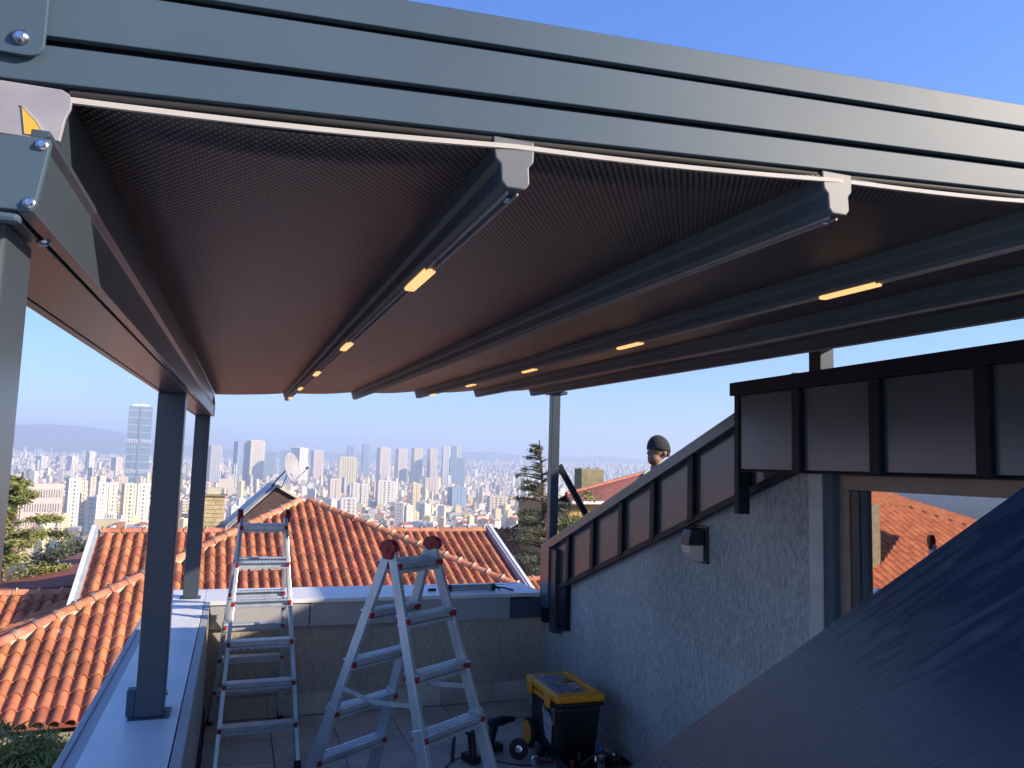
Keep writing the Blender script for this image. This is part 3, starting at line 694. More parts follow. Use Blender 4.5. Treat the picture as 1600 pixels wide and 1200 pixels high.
def disc():
    r=thing('cutting_disc','round grey cutting disc leaning upright between the drills and the toolbox','disc',(1.95,5.28,ZF+.0))
    c=V((1.95,5.28,ZF+.068)); ax=V((-.45,-.85,.2)).normalized()
    d=MB().lathe(c,ax,[(0,.066),(.012,.068),(.016,.06),(.016,.03)],28).build('disc','rubber',r,smooth=40)
    MB().lathe(c+ax*.0165,ax,[(0,.026),(.004,.024),(.006,.012)],18).build('flange','chrome',r,smooth=40)
disc()
def spatula():
    r=thing('wooden_mallet','dark mallet standing head up on the floor tiles between the ladder legs','mallet',(1.50,5.35,ZF))
    MB().tube((1.50,5.35,ZF),(1.515,5.38,ZF+.16),.013,.012,12).build('handle','boxblack',r,smooth=40)
    MB().lathe((1.515,5.38,ZF+.16),V((.1,.1,1)),[(-.01,.018),(.02,.034),(.07,.036),(.10,.022),(.105,.01)],16).build('head','toolblue',r,smooth=40)
spatula()
def bag():
    r=thing('tool_bag','low black open tool bag with red handled tools in front of the toolbox','bag',(2.28,4.80,ZF))
    m_=MB(); x0,x1,y0,y1=2.08,2.52,4.66,4.93
    m_.b2((x0,y0,ZF+.002),(x1,y0+.012,ZF+.13)); m_.b2((x0,y1-.012,ZF+.002),(x1,y1,ZF+.10)); m_.b2((x0,y0+.0125,ZF+.002),(x0+.012,y1-.0125,ZF+.12)); m_.b2((x1-.012,y0+.0125,ZF+.002),(x1,y1-.0125,ZF+.12)); m_.b2((x0+.0125,y0+.0125,ZF+.002),(x1-.0125,y1-.0125,ZF+.02))
    m_.build('pouch','boxblack',r,bevel=.004)
    pts=[V((x0+.08+.28*t_/10,4.72,ZF+.13+.07*math.sin(math.pi*t_/10))) for t_ in range(11)]
    MB().path(pts,.009).build('carry_handle','rubber',r)
    for i,(x,y,h,mt) in enumerate(((2.13,4.74,.16,'canred'),(2.19,4.80,.19,'boxblack'),(2.27,4.76,.17,'chrome'),(2.33,4.83,.15,'canred'),(2.41,4.75,.18,'chrome'),(2.46,4.80,.15,'canred'))):
        q=thing('hand_tool',['red handled pliers at the left end of the open tool bag','black screwdriver upright in the open tool bag','steel chisel in the middle of the open tool bag','red handled cutter behind the tool bag handle','steel wrench at the right half of the open tool bag','short red screwdriver at the right end of the open tool bag'][i],'hand tool',(x,y,ZF+.02),0,'hand tools in the bag')
        MB().tube((x,y,ZF+.02),(x+.01*(i%3-1),y+.01,ZF+h*.55),.005,n=8).build('shaft','chrome',q)
        MB().lathe((x+.01*(i%3-1),y+.01,ZF+h*.55),V((.1*(i%3-1),.05,1)),[(0,.008),(.02,.013),(.06,.012),(.075,.007)],10).build('handle',mt,q,smooth=40)
bag()
def cable():
    pts=[]
    for i in range(24):
        t_=i/23; pts.append(V((1.3+1.1*t_,5.0+.25*math.sin(t_*7)+.6*t_,ZF+.006)))
    o=MB().path(pts,.004,6).build('power_cable','boxblack'); tag(o,'thin black power cable winding over the floor tiles to the toolbox','cable')
cable()
def gun():
    z=-1.098; r=thing('sealant_gun','sealant gun with clear cartridge lying on the far coping','sealant gun',(2.05,6.72,z))
    MB().tube((1.80,6.70,z+.03),(2.19,6.72,z+.03),.027,n=16).build('cartridge','tube',r,smooth=40)
    MB().tube((1.785,6.70,z+.03),(1.81,6.70,z+.03),.031,n=16).build('front_cap','boxblack',r,smooth=40)
    MB().tube((2.18,6.72,z+.03),(2.215,6.72,z+.03),.031,n=16).build('rear_cap','boxblack',r,smooth=40)
    MB().tube((1.785,6.70,z+.03),(1.70,6.69,z+.02),.008,.003,n=10).build('nozzle','lens',r,smooth=40)
    MB().path([V((2.21,6.72,z+.03)),V((2.30,6.70,z+.02)),V((2.36,6.64,z+.008))],.008).build('trigger_handle','boxblack',r)
    MB().path([V((2.21,6.72,z+.03)),V((2.25,6.66,z+.008))],.006).build('trigger','boxblack',r)
    MB().path([V((2.21,6.72,z+.045)),V((2.42,6.78,z+.045))],.003).build('plunger_rod','chrome',r)
    o=MB().box((1.66,6.76,z+.012),(.07,.03,.022)).build('rubber_block','boxblack',bevel=.003); tag(o,'small black block lying on the coping left of the sealant gun','block')
gun()
# long dusty dark panel leaning across the near right corner
def panel():
    e0=V((1.165,2.2,-.89)); e1=V((1.15,.9,-.012)); ax=(e1-e0).normalized()
    a=e0-ax*1.9; b=e1+ax*1.9
    dn=V((-.36,0,-1)); dn=(dn-ax*dn.dot(ax)).normalized()*.395
    nrm=ax.cross(dn).normalized()
    if nrm.x>0: nrm=-nrm
    o=MB().prism([a,b,b+dn,a+dn],-nrm*.006).build('leaning_profile','dusty',bevel=.001)
    tag(o,'long dusty dark blue metal profile leaning across the near right corner','metal profile')
panel()

# ================================================================== MAN ON THE ROOF
def man():
    C=at(1031,703,7.05); zt=at(1031,682,7.05).z
    K_=1.22; root=thing('person','man in a dark knit cap looking left beyond the sloping roof edge','person',(C.x,C.y,zt-1.775*K_),R(100)); root.scale=(K_,K_,K_)
    WORLD[0]=False
    # faces local +Y after rotation; z from feet
    me=bpy.data.meshes.new('body'); 
    J={'pelvis':(0,0,.92,.13),'belly':(0,.01,1.08,.13),'chest':(0,0,1.28,.15),'neck0':(0,.0,1.44,.085),'neck':(0,.015,1.50,.068),'head0':(0,.035,1.57,.06),
       'lh':(.1,0,.88,.09),'lk':(.11,.03,.48,.058),'la':(.11,-.01,.09,.042),'lf':(.12,.14,.035,.035),'rh':(-.1,0,.88,.09),'rk':(-.11,.03,.48,.058),'ra':(-.11,-.01,.09,.042),'rf':(-.12,.14,.035,.035),
       'ls':(.18,0,1.40,.062),'le':(.22,.05,1.12,.044),'lw':(.18,.26,1.02,.03),'lp':(.17,.33,1.02,.034),'rs':(-.18,0,1.40,.062),'re':(-.22,.05,1.12,.044),'rw':(-.18,.26,1.02,.03),'rp':(-.17,.33,1.02,.034)}
    E_=[('pelvis','belly'),('belly','chest'),('chest','neck0'),('neck0','neck'),('neck','head0'),('pelvis','lh'),('lh','lk'),('lk','la'),('la','lf'),('pelvis','rh'),('rh','rk'),('rk','ra'),('ra','rf'),('chest','ls'),('ls','le'),('le','lw'),('lw','lp'),('chest','rs'),('rs','re'),('re','rw'),('rw','rp')]
    for sd,w_ in (('l',1),('r',-1)):
        for i,(dx,ln) in enumerate(((-.024,.07),(-.008,.082),(.008,.078),(.022,.062))):
            J[f'{sd}f{i}a']=((.17+dx)*w_,.33+ln*.6,1.015,.0095); J[f'{sd}f{i}b']=((.17+dx)*w_,.33+ln,.985,.008)
            E_+=[(sd+'p',f'{sd}f{i}a'),(f'{sd}f{i}a',f'{sd}f{i}b')]
        J[sd+'ta']=((.17-.045)*w_,.33,1.01,.011); E_+=[(sd+'p',sd+'ta')]
    ks=list(J); 
    def skin(keys,edges,scale,name):
        me=bpy.data.meshes.new(name); me.from_pydata([J[k][:3] for k in keys],[(keys.index(a),keys.index(b)) for a,b in edges],[])
        ob=bpy.data.objects.new(name,me); COL.objects.link(ob)
        md=ob.modifiers.new('skin','SKIN'); 
        for i,k in enumerate(keys): me.skin_vertices[0].data[i].radius=(J[k][3]*scale,J[k][3]*scale)
        me.skin_vertices[0].data[0].use_root=True
        ss=ob.modifiers.new('sub','SUBSURF'); ss.levels=2; ss.render_levels=2
        dg=bpy.context.evaluated_depsgraph_get(); ev=ob.evaluated_get(dg); out=bpy.data.meshes.new_from_object(ev)
        bpy.data.objects.remove(ob); return out
    bpy.context.view_layer.update()
    body=skin(ks,E_,1,'body')
    # head: ellipsoids merged in by voxel remesh
    bm=bmesh.new(); bm.from_mesh(body)
    def ell(c,r,rot=None,seg=20):
        g_=bmesh.ops.create_uvsphere(bm,u_segments=seg,v_segments=seg//2,radius=1)
        for v in g_['verts']:
            p=V((v.co.x*r[0],v.co.y*r[1],v.co.z*r[2])); 
            if rot: p=rot@p
            v.co=p+V(c)
    ell((0,.02,1.665),(.074,.093,.088)); ell((0,.055,1.595),(.055,.062,.06)); ell((0,.095,1.565),(.025,.022,.022))
    ell((0,.118,1.632),(.011,.022,.014)); ell((0,.110,1.650),(.008,.014,.026),Matrix.Rotation(R(-18),3,'X'))
    ell((.030,.094,1.675),(.026,.016,.009)); ell((-.030,.094,1.675),(.026,.016,.009))
    ell((0,.104,1.604),(.024,.012,.006)); ell((0,.101,1.592),(.021,.012,.007))
    ell((.076,.005,1.64),(.008,.018,.03)); ell((-.076,.005,1.64),(.008,.018,.03))
    bm.to_mesh(body); bm.free()
    bo=bpy.data.objects.new('body',body); COL.objects.link(bo)
    md=bo.modifiers.new('r','REMESH'); md.mode='VOXEL'; md.voxel_size=.007
    sm=bo.modifiers.new('s','SMOOTH'); sm.iterations=3; sm.factor=.5
    dg=bpy.context.evaluated_depsgraph_get(); bm2=bpy.data.meshes.new_from_object(bo.evaluated_get(dg)); bpy.data.objects.remove(bo)
    bm2.shade_smooth(); bm2.materials.clear(); bm2.materials.append(M['skin'])
    b=bpy.data.objects.new('body',bm2); link(b,root)
    for s_ in (-1,1):
        MB().lathe((s_*.029,.100,1.658),Y3,[(-.008,.004),(-.004,.009),(.001,.0085),(.004,.004)],12).build('eye','hair',root,smooth=60)
    # cap, hair, jacket, trousers
    m_=MB(); prof=[]
    n=28; vs=[]; rows=[]
    for k in range(11):
        th=k/10*R(96)
        for i in range(n):
            a=2*math.pi*i/n; rr=math.sin(th)
            vs.append((.086*rr*math.cos(a),.012+.106*rr*math.sin(a),1.668+.118*math.cos(th)-.012*rr*(-math.sin(a))))
    fs=[(k*n+i,k*n+(i+1)%n,(k+1)*n+(i+1)%n,(k+1)*n+i) for k in range(10) for i in range(n)]
    m_.add(vs,fs); o=m_.build('knit_cap','beanie',root,smooth=60); sdm=o.modifiers.new('t','SOLIDIFY'); sdm.thickness=.006
    m_=MB(); vs=[]
    for k in range(4):
        for i in range(11):
            a=R(200+i*14); vs.append((.080*math.cos(a),.012+.100*math.sin(a),1.675-k*.022))
    m_.add(vs,[(k*11+i,k*11+i+1,(k+1)*11+i+1,(k+1)*11+i) for k in range(3) for i in range(10)]); m_.build('hair','hair',root,smooth=60)
    jk=[k for k in ks if k in ('pelvis','belly','chest','neck0','ls','le','lw','rs','re','rw')]
    je=[e for e in E_ if e[0] in jk and e[1] in jk]
    for k in jk: J[k]=(*J[k][:3],J[k][3]*1.14+.008)
    J['neck0']=(0,0,1.475,.092)
    jm=skin(jk,je,1,'jacket'); jm.shade_smooth(); jm.materials.append(M['jacket']); o=bpy.data.objects.new('jacket',jm); link(o,root)
    tk=['pelvis','lh','lk','la','rh','rk','ra']; te=[e for e in E_ if e[0] in tk and e[1] in tk]
    for k in tk[1:]: J[k]=(*J[k][:3],J[k][3]*1.15+.008)
    jm=skin(tk,te,1,'trousers'); jm.shade_smooth(); jm.materials.append(M['trousers']); o=bpy.data.objects.new('trousers',jm); link(o,root)
    WORLD[0]=True
    z=zt-1.775*K_
    o=MB().b2((3.8,6.75,z-.2),(C.x+3,8.6,z)).build('lower_flat_roof','concrete'); tag(o,'low flat roof where the capped man stands, hidden behind the cladding','roof')
    o=MB().b2((3.85,6.8,-9),(C.x+2.9,8.5,z-.201)).build('lower_roof_house','rendwhite'); tag(o,'pale wall block under the low flat roof','house')
man()
# dark diagonal brace rod beyond the far right post
o=MB().sweep([(-.02,-.027),(.02,-.027),(.02,.027),(-.02,.027)],at(874,728,6.95),at(925,822,6.95),Y3,V((.6,0,.6)).normalized()).build('brace_rod','anthdark',bevel=.002); tag(o,'dark diagonal brace rod running down from the far right post','rod')
# ================================================================== NEIGHBOUR HOUSES
TW,TL=.20,.34
def tilemesh(name,mt,w=TW,ln=TL*1.08):
    prof=[(-.10,.004),(-.074,.0),(-.064,.03),(-.036,.062),(0,.072),(.036,.062),(.064,.03),(.074,.0),(.10,.004)]
    m_=MB(); n=len(prof); vs=[]
    for y,zo,sc in ((0,.022,1.06),(ln,.0,.94)):
        for x,z in prof: vs.append((x*sc*w/.2,y,z+zo))
    for x,z in prof: vs.append((x*1.06*w/.2,.0,z+.004))
    fs=[(j,j+1,n+j+1,n+j) for j in range(n-1)]+[(2*n+j,2*n+j+1,j+1,j) for j in range(n-1)]
    m_.add(vs,fs); return m_.mesh(name,mt,50)
TILE=tilemesh('tile','clay')
def ridgemesh(name):
    m_=MB(); n=9; vs=[]
    for y,r in ((0,.115),(.40,.095),):
        for i in range(n):
            a=math.pi*i/(n-1); vs.append((r*math.cos(a),y,r*math.sin(a)*.85-.02))
    for i in range(n):
        a=math.pi*i/(n-1); vs.append((.10*math.cos(a),0,.085*math.sin(a)-.02))
    m_.add(vs,[(j,j+1,n+j+1,n+j) for j in range(n-1)]+[(2*n+j,2*n+j+1,j+1,j) for j in range(n-1)]); return m_.mesh(name,'clayridge',50)
RIDGE=ridgemesh('ridge_tile')
def collect(origin,across,ups,nrm,n0,n1,m0,m1,inside,w=TW,ln=TL,jit=.006):
    """matrices of tiles on a plane: rows up the slope, columns across"""
    out=[]
    for r_ in range(m0,m1):
        for c in range(n0,n1):
            a=(c+.5)*w; b=r_*ln
            if not inside(a,b+ln*.5): continue
            p=origin+across*a+ups*b+nrm*rnd.uniform(0,jit)+ups*rnd.uniform(-jit,jit)
            tw=rnd.uniform(-.012,.012); X_=(across+ups*tw).normalized(); Y_=nrm.cross(X_).normalized()
            m_=Matrix((X_,Y_,nrm)).transposed().to_4x4(); m_.translation=p; out.append(m_)
    return out
def place_tiles(mats,parent,nind,me=TILE,name='tile',stuffname='tile_field'):
    mats.sort(key=lambda m_:m_.translation.length)
    for m_ in mats[:nind]: shared(name,me,parent,m_)
    rest=mats[nind:]
    if rest:
        vb=np.array([v.co[:] for v in me.vertices]); nv=len(vb); fb=[tuple(p.vertices) for p in me.polygons]
        vs=[];fs=[];ti=[]
        for k,m_ in enumerate(rest):
            A=np.array(m_); vs.append(vb@A[:3,:3].T+A[:3,3]); fs+=[tuple(i+k*nv for i in f) for f in fb]; ti+=[rnd.random()]*len(fb)
        m2=bpy.data.meshes.new(stuffname); m2.from_pydata(np.concatenate(vs).tolist(),[],fs); m2.materials.append(me.materials[0])
        at_=m2.attributes.new('tint','FLOAT','FACE'); at_.data.foreach_set('value',ti)
        m2.shade_smooth(); m2.set_sharp_from_angle(angle=R(50))
        shared(stuffname,m2,parent,Matrix.Identity(4))['kind']='stuff'
A0=V((1.627,20,-1.023)); TH=R(2.5); SP=.397
UU=V((math.cos(TH),math.sin(TH),0)); VV=V((-math.sin(TH),math.cos(TH),0))
def uv(u,v,z): return A0+UU*u+VV*v+Z3*z
def main_house():
    h=thing('tiled_house','neighbouring house with orange barrel tile hip roof rising to a peak behind the ladders','house',(A0.x,A0.y-4,-9))
    cs=1/math.sqrt(1+SP*SP)
    # roof deck under the tiles
    EV=-7.0; dz=.15; dzb=.8; um=4.3
    mb=MB()
    z=lambda v,d=0: SP*v-d
    L=-9.5
    fl=-.03
    mb.add([uv(0,0,fl),uv(EV,EV,z(EV)+fl),uv(-EV,EV,z(EV)+fl)],[(0,1,2)])                       # front hip face
    mb.add([uv(0,0,fl),uv(EV,EV,z(EV)+fl),uv(EV,EV+2.05,z(EV)+fl),uv(dz/SP*0-.0,dz/SP,fl)],[(0,3,2,1)])  # left hip face
    mb.add([uv(0,0,fl),uv(-EV,EV,z(EV)+fl),uv(-EV,EV+2.05,z(EV)+fl),uv(0,dz/SP,fl)],[(0,1,2,3)])
    rv=-1.25
    mb.add([uv(-um,rv,z(rv,dz)+fl),uv(um,rv,z(rv,dz)+fl),uv(um,-5,z(-5,dz)+fl),uv(-um,-5,z(-5,dz)+fl)],[(0,3,2,1)])
    mb.add([uv(-um,rv,z(rv,dz)+fl),uv(um,rv,z(rv,dz)+fl),uv(um,rv+4,z(rv,dz)-1.6),uv(-um,rv+4,z(rv,dz)-1.6)],[(0,1,2,3)])
    rb=-2.3
    for s_ in (-1,1):
        mb.add([uv(s_*9,rb,z(rb,dzb)+fl),uv(s_*4.32,rb,z(rb,dzb)+fl),uv(s_*4.32,-7.5,z(-7.5,dzb)+fl),uv(s_*9,-7.5,z(-7.5,dzb)+fl)],[(0,1,2,3)])
        mb.add([uv(s_*9,rb,z(rb,dzb)+fl),uv(s_*4.32,rb,z(rb,dzb)+fl),uv(s_*4.32,rb+4,z(rb,dzb)-1.6),uv(s_*9,rb+4,z(rb,dzb)-1.6)],[(0,1,2,3)])
    roof=mb.build('roof','redroof',h,fixn=False)
    up=(VV+Z3*SP).normalized(); nf=(Z3-VV*SP).normalized()
    org=uv(0,EV,z(EV))
    # front face
    ins=lambda a,b:(abs(a)<(-(EV+b*cs))-.05)
    mats=collect(org,UU,up,nf,-36,36,0,23,ins)
    # main face left and right of the pyramid
    orgm=uv(0,EV,z(EV,dz))
    def insm(a,b):
        v=EV+b*cs; return v<rv-.02 and abs(a)<um-.08 and abs(a)>(-v)-.36 and v>-5
    mats+=collect(orgm,UU,up,nf,-24,24,0,26,insm)
    orgb=uv(0,EV,z(EV,dzb))
    def insb(a,b):
        v=EV+b*cs; return v<rb-.02 and abs(a)>um+.05 and abs(a)>(-v)+dzb/SP-.2 and abs(a)<9
    mats+=collect(orgb,UU,up,nf,-46,46,-2,20,insb)
    # the two side faces of the pyramid
    for s_ in (-1,1):
        acr=VV*s_; ups=(-UU*s_+Z3*SP).normalized(); ns=(Z3+UU*s_*SP).normalized()
        def inss(a,b,s_=s_):
            u=-EV-b*cs; v=a*s_; lim=-u+ (dz/SP if u<um else dzb/SP)
            return u>.3 and v>-u+.05 and v<lim+.1
        mats+=collect(uv(-EV*s_,0,z(EV)),acr,ups,ns,-40,40,0,24,inss)
    place_tiles(mats,roof,300)
    # hip and ridge tiles with mortar
    rid=[]; mor=MB()
    def run(p0,p1,lift=.045):
        d=(p1-p0); L=d.length; d.normalize(); n=int(L/.36)
        x_=d.cross(Z3).normalized(); z_=x_.cross(d).normalized()
        for i in range(n):
            m_=Matrix((x_,d,z_)).transposed().to_4x4(); m_.translation=p0+d*(i*L/n)+z_*(lift+rnd.uniform(0,.008)); rid.append(m_)
            mor.lathe(p0+d*(i*L/n+.02)+z_*(lift+.005),d,[(0,.085),(.03,.112),(.05,.085)],10)
        mor.sweep([(-.09,-.09),(.09,-.09),(.06,.05),(-.06,.05)],p0,p1,x_,z_)
    run(uv(EV,EV,z(EV)+.03),uv(-.12,-.12,-.02)); run(uv(-EV,EV,z(EV)+.03),uv(.12,-.12,-.02))
    for s_ in (-1,1):
        run(uv(s_*um*.99,rv,z(rv,dz)),uv(s_*1.05,rv,z(rv,dz)))
        run(uv(s_*9,rb,z(rb,dzb)),uv(s_*(um+.1),rb,z(rb,dzb)))
    place_tiles(rid,roof,300,RIDGE,'ridge_tile','ridge_field')
    mor.build('mortar_bed','mortar',roof,smooth=50)
    # gable upstands, white topped
    for s_ in (-1,1):
        a=uv(s_*um,rv+.1,z(rv+.1,dz)); b=uv(s_*um,-5.0,z(-5.0,dz))
        sd=UU*s_
        MB().sweep([(0,-.7),(.1,-.7),(.1,.13),(0,.13)],a,b,sd,nf).build('gable_upstand','sheetgrey',h,bevel=.004)
        MB().sweep([(.06,.1305),(.13,.1305),(.13,.15),(.06,.15)],a,b,sd,nf).build('white_edge','whitepaint',h)
    # eave gutter, fascia and walls below
    a=uv(EV-1.2,EV-.12,z(EV)-.06); b=uv(-EV+1.2,EV-.12,z(EV)-.06)
    a=uv(-9,EV-.1,z(EV)-.10); b=uv(9,EV-.1,z(EV)-.10)
    MB().sweep([(-.10,-.06),(.04,-.06),(.04,.03),(.02,.03),(.02,-.04),(-.08,-.04),(-.08,.03),(-.10,.03)],a,b,VV,Z3).build('eave_gutter','concrete',h,bevel=.005)
    zz=z(EV)
    c0=[uv(-9,EV+.35,zz-.12),uv(9,EV+.35,zz-.12)]
    MB().prism([uv(-9,EV+.35,zz-6),uv(9,EV+.35,zz-6),uv(9,EV+.35,zz-.1),uv(-9,EV+.35,zz-.1)],VV*.25).build('front_wall','wallbrown',h)
    x=-8.5
    while x<9:
        MB().box(uv(x,EV+.33,zz-.55),(.05,.06,.9),Matrix.Rotation(TH,3,'Z')).build('wall_strip','anthdark',h); x+=.86
    MB().sweep([(0,0),(.34,0),(.34,-.03),(0,-.03)],uv(-9,EV+.0,zz-.145),uv(9,EV+.0,zz-.145),VV,Z3).build('soffit_board','wallbrown',h)
    MB().prism([uv(-8.9,EV+.61,-8),uv(8.9,EV+.61,-8),uv(8.9,6,-8),uv(-8.9,6,-8)],Z3*(8-3.7+0)).build('house_body','rendwhite',h)
    # brown dormer behind the peak
    p=lambda px,py,y=21.2: at(px,py,y)
    g_=MB().prism([p(345,838),p(435,762),p(470,783),p(470,815),p(352,850)],VV*1.4).build('dormer','purple',h)
    def strip(a,b,w_,dpt,mt,nm):
        a=a-VV*.08; b=b-VV*.08; d=(b-a).normalized(); n_=Y3.cross(d).normalized()
        if n_.z<0: n_=-n_
        MB().sweep([(0,0),(0,w_),(dpt,w_),(dpt,0)],a,b,VV,n_).build(nm,mt,g_,bevel=.004)
    strip(p(343,838),p(432,761),.10,1.6,'sheetgrey','roof_flashing'); strip(p(432,761),p(472,784),.07,1.6,'rendwhite','roof_flashing')
    strip(p(343,835),p(430,757),.025,1.6,'whitepaint','white_edge')
    # stone chimney
    m_=[]
    cb=at(330,835,21.6); cz=at(330,775,21.6).z
    ch=MB().b2((cb.x-.19,cb.y-.18,cb.z-.9),(cb.x+.24,cb.y+.22,cz)).build('chimney','mortar',h)
    zc=cb.z-.1; r_=0
    while zc<cz-.06:
        for q,(xa,xb) in enumerate((((cb.x-.215),(cb.x-.0)),((cb.x+.008),(cb.x+.262))) if r_%2 else (((cb.x-.215),(cb.x+.05)),((cb.x+.058),(cb.x+.262)))):
            MB().b2((xa,cb.y-.215,zc),(xb,cb.y+.24,zc+.098)).build('stone',('stone'),ch,bevel=.008)
        zc+=.106; r_+=1
    MB().b2((cb.x-.27,cb.y-.26,cz),(cb.x+.31,cb.y+.29,cz+.05)).build('chimney_cap','concrete',ch,bevel=.006)
    MB().b2((cb.x-.17,cb.y-.15,cz+.051),(cb.x+.17,cb.y+.2,cz+.22)).build('chimney_pot','rendwhite',ch,bevel=.006)
    # small cream parapet and pink stub on the left ridge
    q=at(168,830,21.5)
    MB().prism([at(147,835,21.5),at(147,812,21.5),at(187,812,21.5),at(187,818,21.5),at(172,822,21.5),at(160,836,21.5)],VV*.3).build('cream_stub_wall','rendwhite',h)
    a=at(189,834,21.3); MB().b2((a.x-.09,a.y-.1,a.z-.1),(a.x+.07,a.y+.15,a.z+.28)).build('chimney_stub','pinkwall',h,bevel=.006)
main_house()
def dish():
    c=at(452,731,20.9); r=thing('satellite_dish','grey satellite dish on a thin arm above the brown dormer','satellite dish',at(427,762,20.9))
    ax=V((.80,-.52,.22)).normalized()
    vs=[];n=28; a_=ax.orthogonal().normalized(); b_=ax.cross(a_); up_=Z3-ax*ax.z; up_.normalize(); sd_=up_.cross(ax)
    for k in range(7):
        rr=k/6*.385
        for i in range(n):
            t_=2*math.pi*i/n; vs.append(c+sd_*math.cos(t_)*rr*.95+up_*math.sin(t_)*rr+ax*(rr*rr*.55))
    m_=MB(); m_.add(vs,[(k*n+i,k*n+(i+1)%n,(k+1)*n+(i+1)%n,(k+1)*n+i) for k in range(6) for i in range(n)]); o=m_.build('reflector','plate',r,smooth=60); s_=o.modifiers.new('t','SOLIDIFY'); s_.thickness=.012
    base=at(424,760,20.9); MB().path([base,at(440,742,20.9),c-ax*.02],.016).build('mast','anthdark',r)
    MB().path([at(440,762,20.9),c-ax*.02-Z3*.1],.012).build('stay','anthdark',r)
    MB().path([c-up_*.37+ax*.06,c+ax*.52-up_*.1],.009).build('feed_arm','plate',r)
    MB().lathe(c+ax*.5-up_*.1,ax,[(-.05,.02),(0,.035),(.05,.03)],12).build('feed_horn','plate',r,smooth=50)
dish()
# weathered red roof on the far left, and the farther tiled roofs
def red_left():
    h=thing('red_roof_house','long low house with weathered dull red roof left of the orange roofs','house',(-9,26,-12))
    a=at(-160,985,17.5); b=at(22,918,22); c=at(205,852,29); d=at(240,925,19.5); e=at(-40,985,14.8)
    top=[at(-300,1010,17.0),at(20,914,22),at(135,868,27),at(260,840,32)]; bot=[at(-420,1100,14.6),at(0,935,17.6),at(133,925,18.6),at(260,925,19.5)]
    vs=top+bot; m_=MB(); m_.add(vs,[(i,i+1,i+5,i+4) for i in range(3)]); o=m_.build('roof','redroof',h,fixn=False); s_=o.modifiers.new('t','SOLIDIFY'); s_.thickness=.15
    for p_,q_ in zip(top,top[1:]): MB().tube(p_,q_,.07,n=8).build('ridge_cap','clayridge',o,smooth=50)
    for k in range(22):
        t_=k/22*3; i=int(t_); f_=t_-i; p_=top[i].lerp(top[i+1],f_); q_=bot[i].lerp(bot[i+1],f_)
        MB().tube(p_+Z3*.01,q_+Z3*.01,.028,n=6,cap=False).build('batten_roll','redroof',o)
    MB().b2((-14,23,-12),(-3,34,-5)).build('wall','wallbrown',h)
red_left()
# bright left-hand roofs (also seen in the door)
def hiphouse(name,label,cx,cy,zr,wx,wy,slope,rot,tile,wallm,cat='house',walls=5,rows=True,tsc=1.0):
    h=thing(name,label,cat,(cx,cy,zr-walls-2),rot); WORLD[0]=False; L=walls+2
    rise=slope*min(wx,wy)/2; hy=wy/2; hx=wx/2; rl=max(0,hx-hy)
    z0=L-rise
    P=[(-hx,-hy,z0),(hx,-hy,z0),(hx,hy,z0),(-hx,hy,z0),(-rl,0,L),(rl,0,L)]
    rf=MB().add(P,[(0,1,5,4),(1,2,5),(2,3,4,5),(3,0,4)]).build('roof',tile,h,fixn=False)
    if rows: 
        # real rolls of tile running down each slope
        for (a,b,c,d,nm) in ((0,1,5,4,'f'),(2,3,4,5,'b'),(3,0,4,4,'l'),(1,2,5,5,'r')):
            m_=MB(); A_,B_,C_,D_=V(P[a]),V(P[b]),V(P[c]),V(P[d]); w_=(B_-A_).length; ac=(B_-A_)/w_; mid=(C_+D_)/2
            fullL=((mid-(A_+B_)/2)).length; upv=(mid-(A_+B_)/2)/fullL; half=(C_-D_).length/2; n=int(w_/(.24*tsc))
            for i in range(n):
                x=(i+.5)*w_/n; dist=abs(x-w_/2); Lx=fullL if dist<half else fullL*(1-(dist-half)/(w_/2-half+1e-6))
                if Lx<.3: continue
                k=max(1,int(Lx/.42)); nn=upv.cross(ac)*-1
                if nn.z<0: nn=-nn
                for j in range(k if tsc<=1 else 1):
                    q0=A_+ac*x+upv*(j*Lx/(k if tsc<=1 else 1)); q1=A_+ac*x+upv*((j+1)*Lx/(k if tsc<=1 else 1))
                    W=.085*tsc; pts=[(-W,0),(-W*.6,.05*tsc),(0,.07*tsc),(W*.6,.05*tsc),(W,0)]
                    kk=len(m_.v); vv=[]
                    for q,zz,s_ in ((q0,.02,1.05),(q1,0,.95)):
                        for pa,pb in pts: vv.append(q+ac*pa*s_+nn*(pb+zz))
                    m_.add(vv,[(u,u+1,u+6,u+5) for u in range(4)]+[(0,1,2,3,4)])
            o=m_.build('tile_rows',tile,rf,fixn=False); o['kind']='stuff'
    MB().box((0,0,z0/2-.2),(wx-.7,wy-.7,z0)).build('wall',wallm,h)
    for i in range(int(wx/2.2)):
        for s_ in (-1,1):
            x=-wx/2+1.4+i*2.2
            if x>wx/2-1: break
            f=MB().box((x,s_*(wy/2-.34),z0-1.9),(1.0,.06,1.3)).build('window','citywin',h); MB().box((x,s_*(wy/2-.31),z0-2.6),(1.15,.12,.07)).build('sill','whitepaint',f)
    MB().box((0,0,z0-.05),(wx+.1,wy+.1,.12)).build('eave_board','whitepaint',h)
    WORLD[0]=True; return h
h=hiphouse('tiled_house','house with long orange tiled hip roof down to the left of the terrace',-13.5,19,-.95,12,11,.42,R(8),'clay','rendwhite')
MB().b2((-10.2,16.2,-4),(-9.4,17.0,-.75)).build('chimney','stone',h,bevel=.02)
h=hiphouse('tiled_house','second orange tiled house left beyond the first, lower down the slope',-22,31,-.4,14,11,.42,R(-12),'clay','pinkwall',tsc=1.01)
c_=at(800,826,37)
h=hiphouse('tiled_house','farther orange roofed house behind the conifer, to the right of the tiled gable edge',12.9,37,c_.z,13.5,11,.62,R(2),'farclay','orangewall',tsc=1.2)
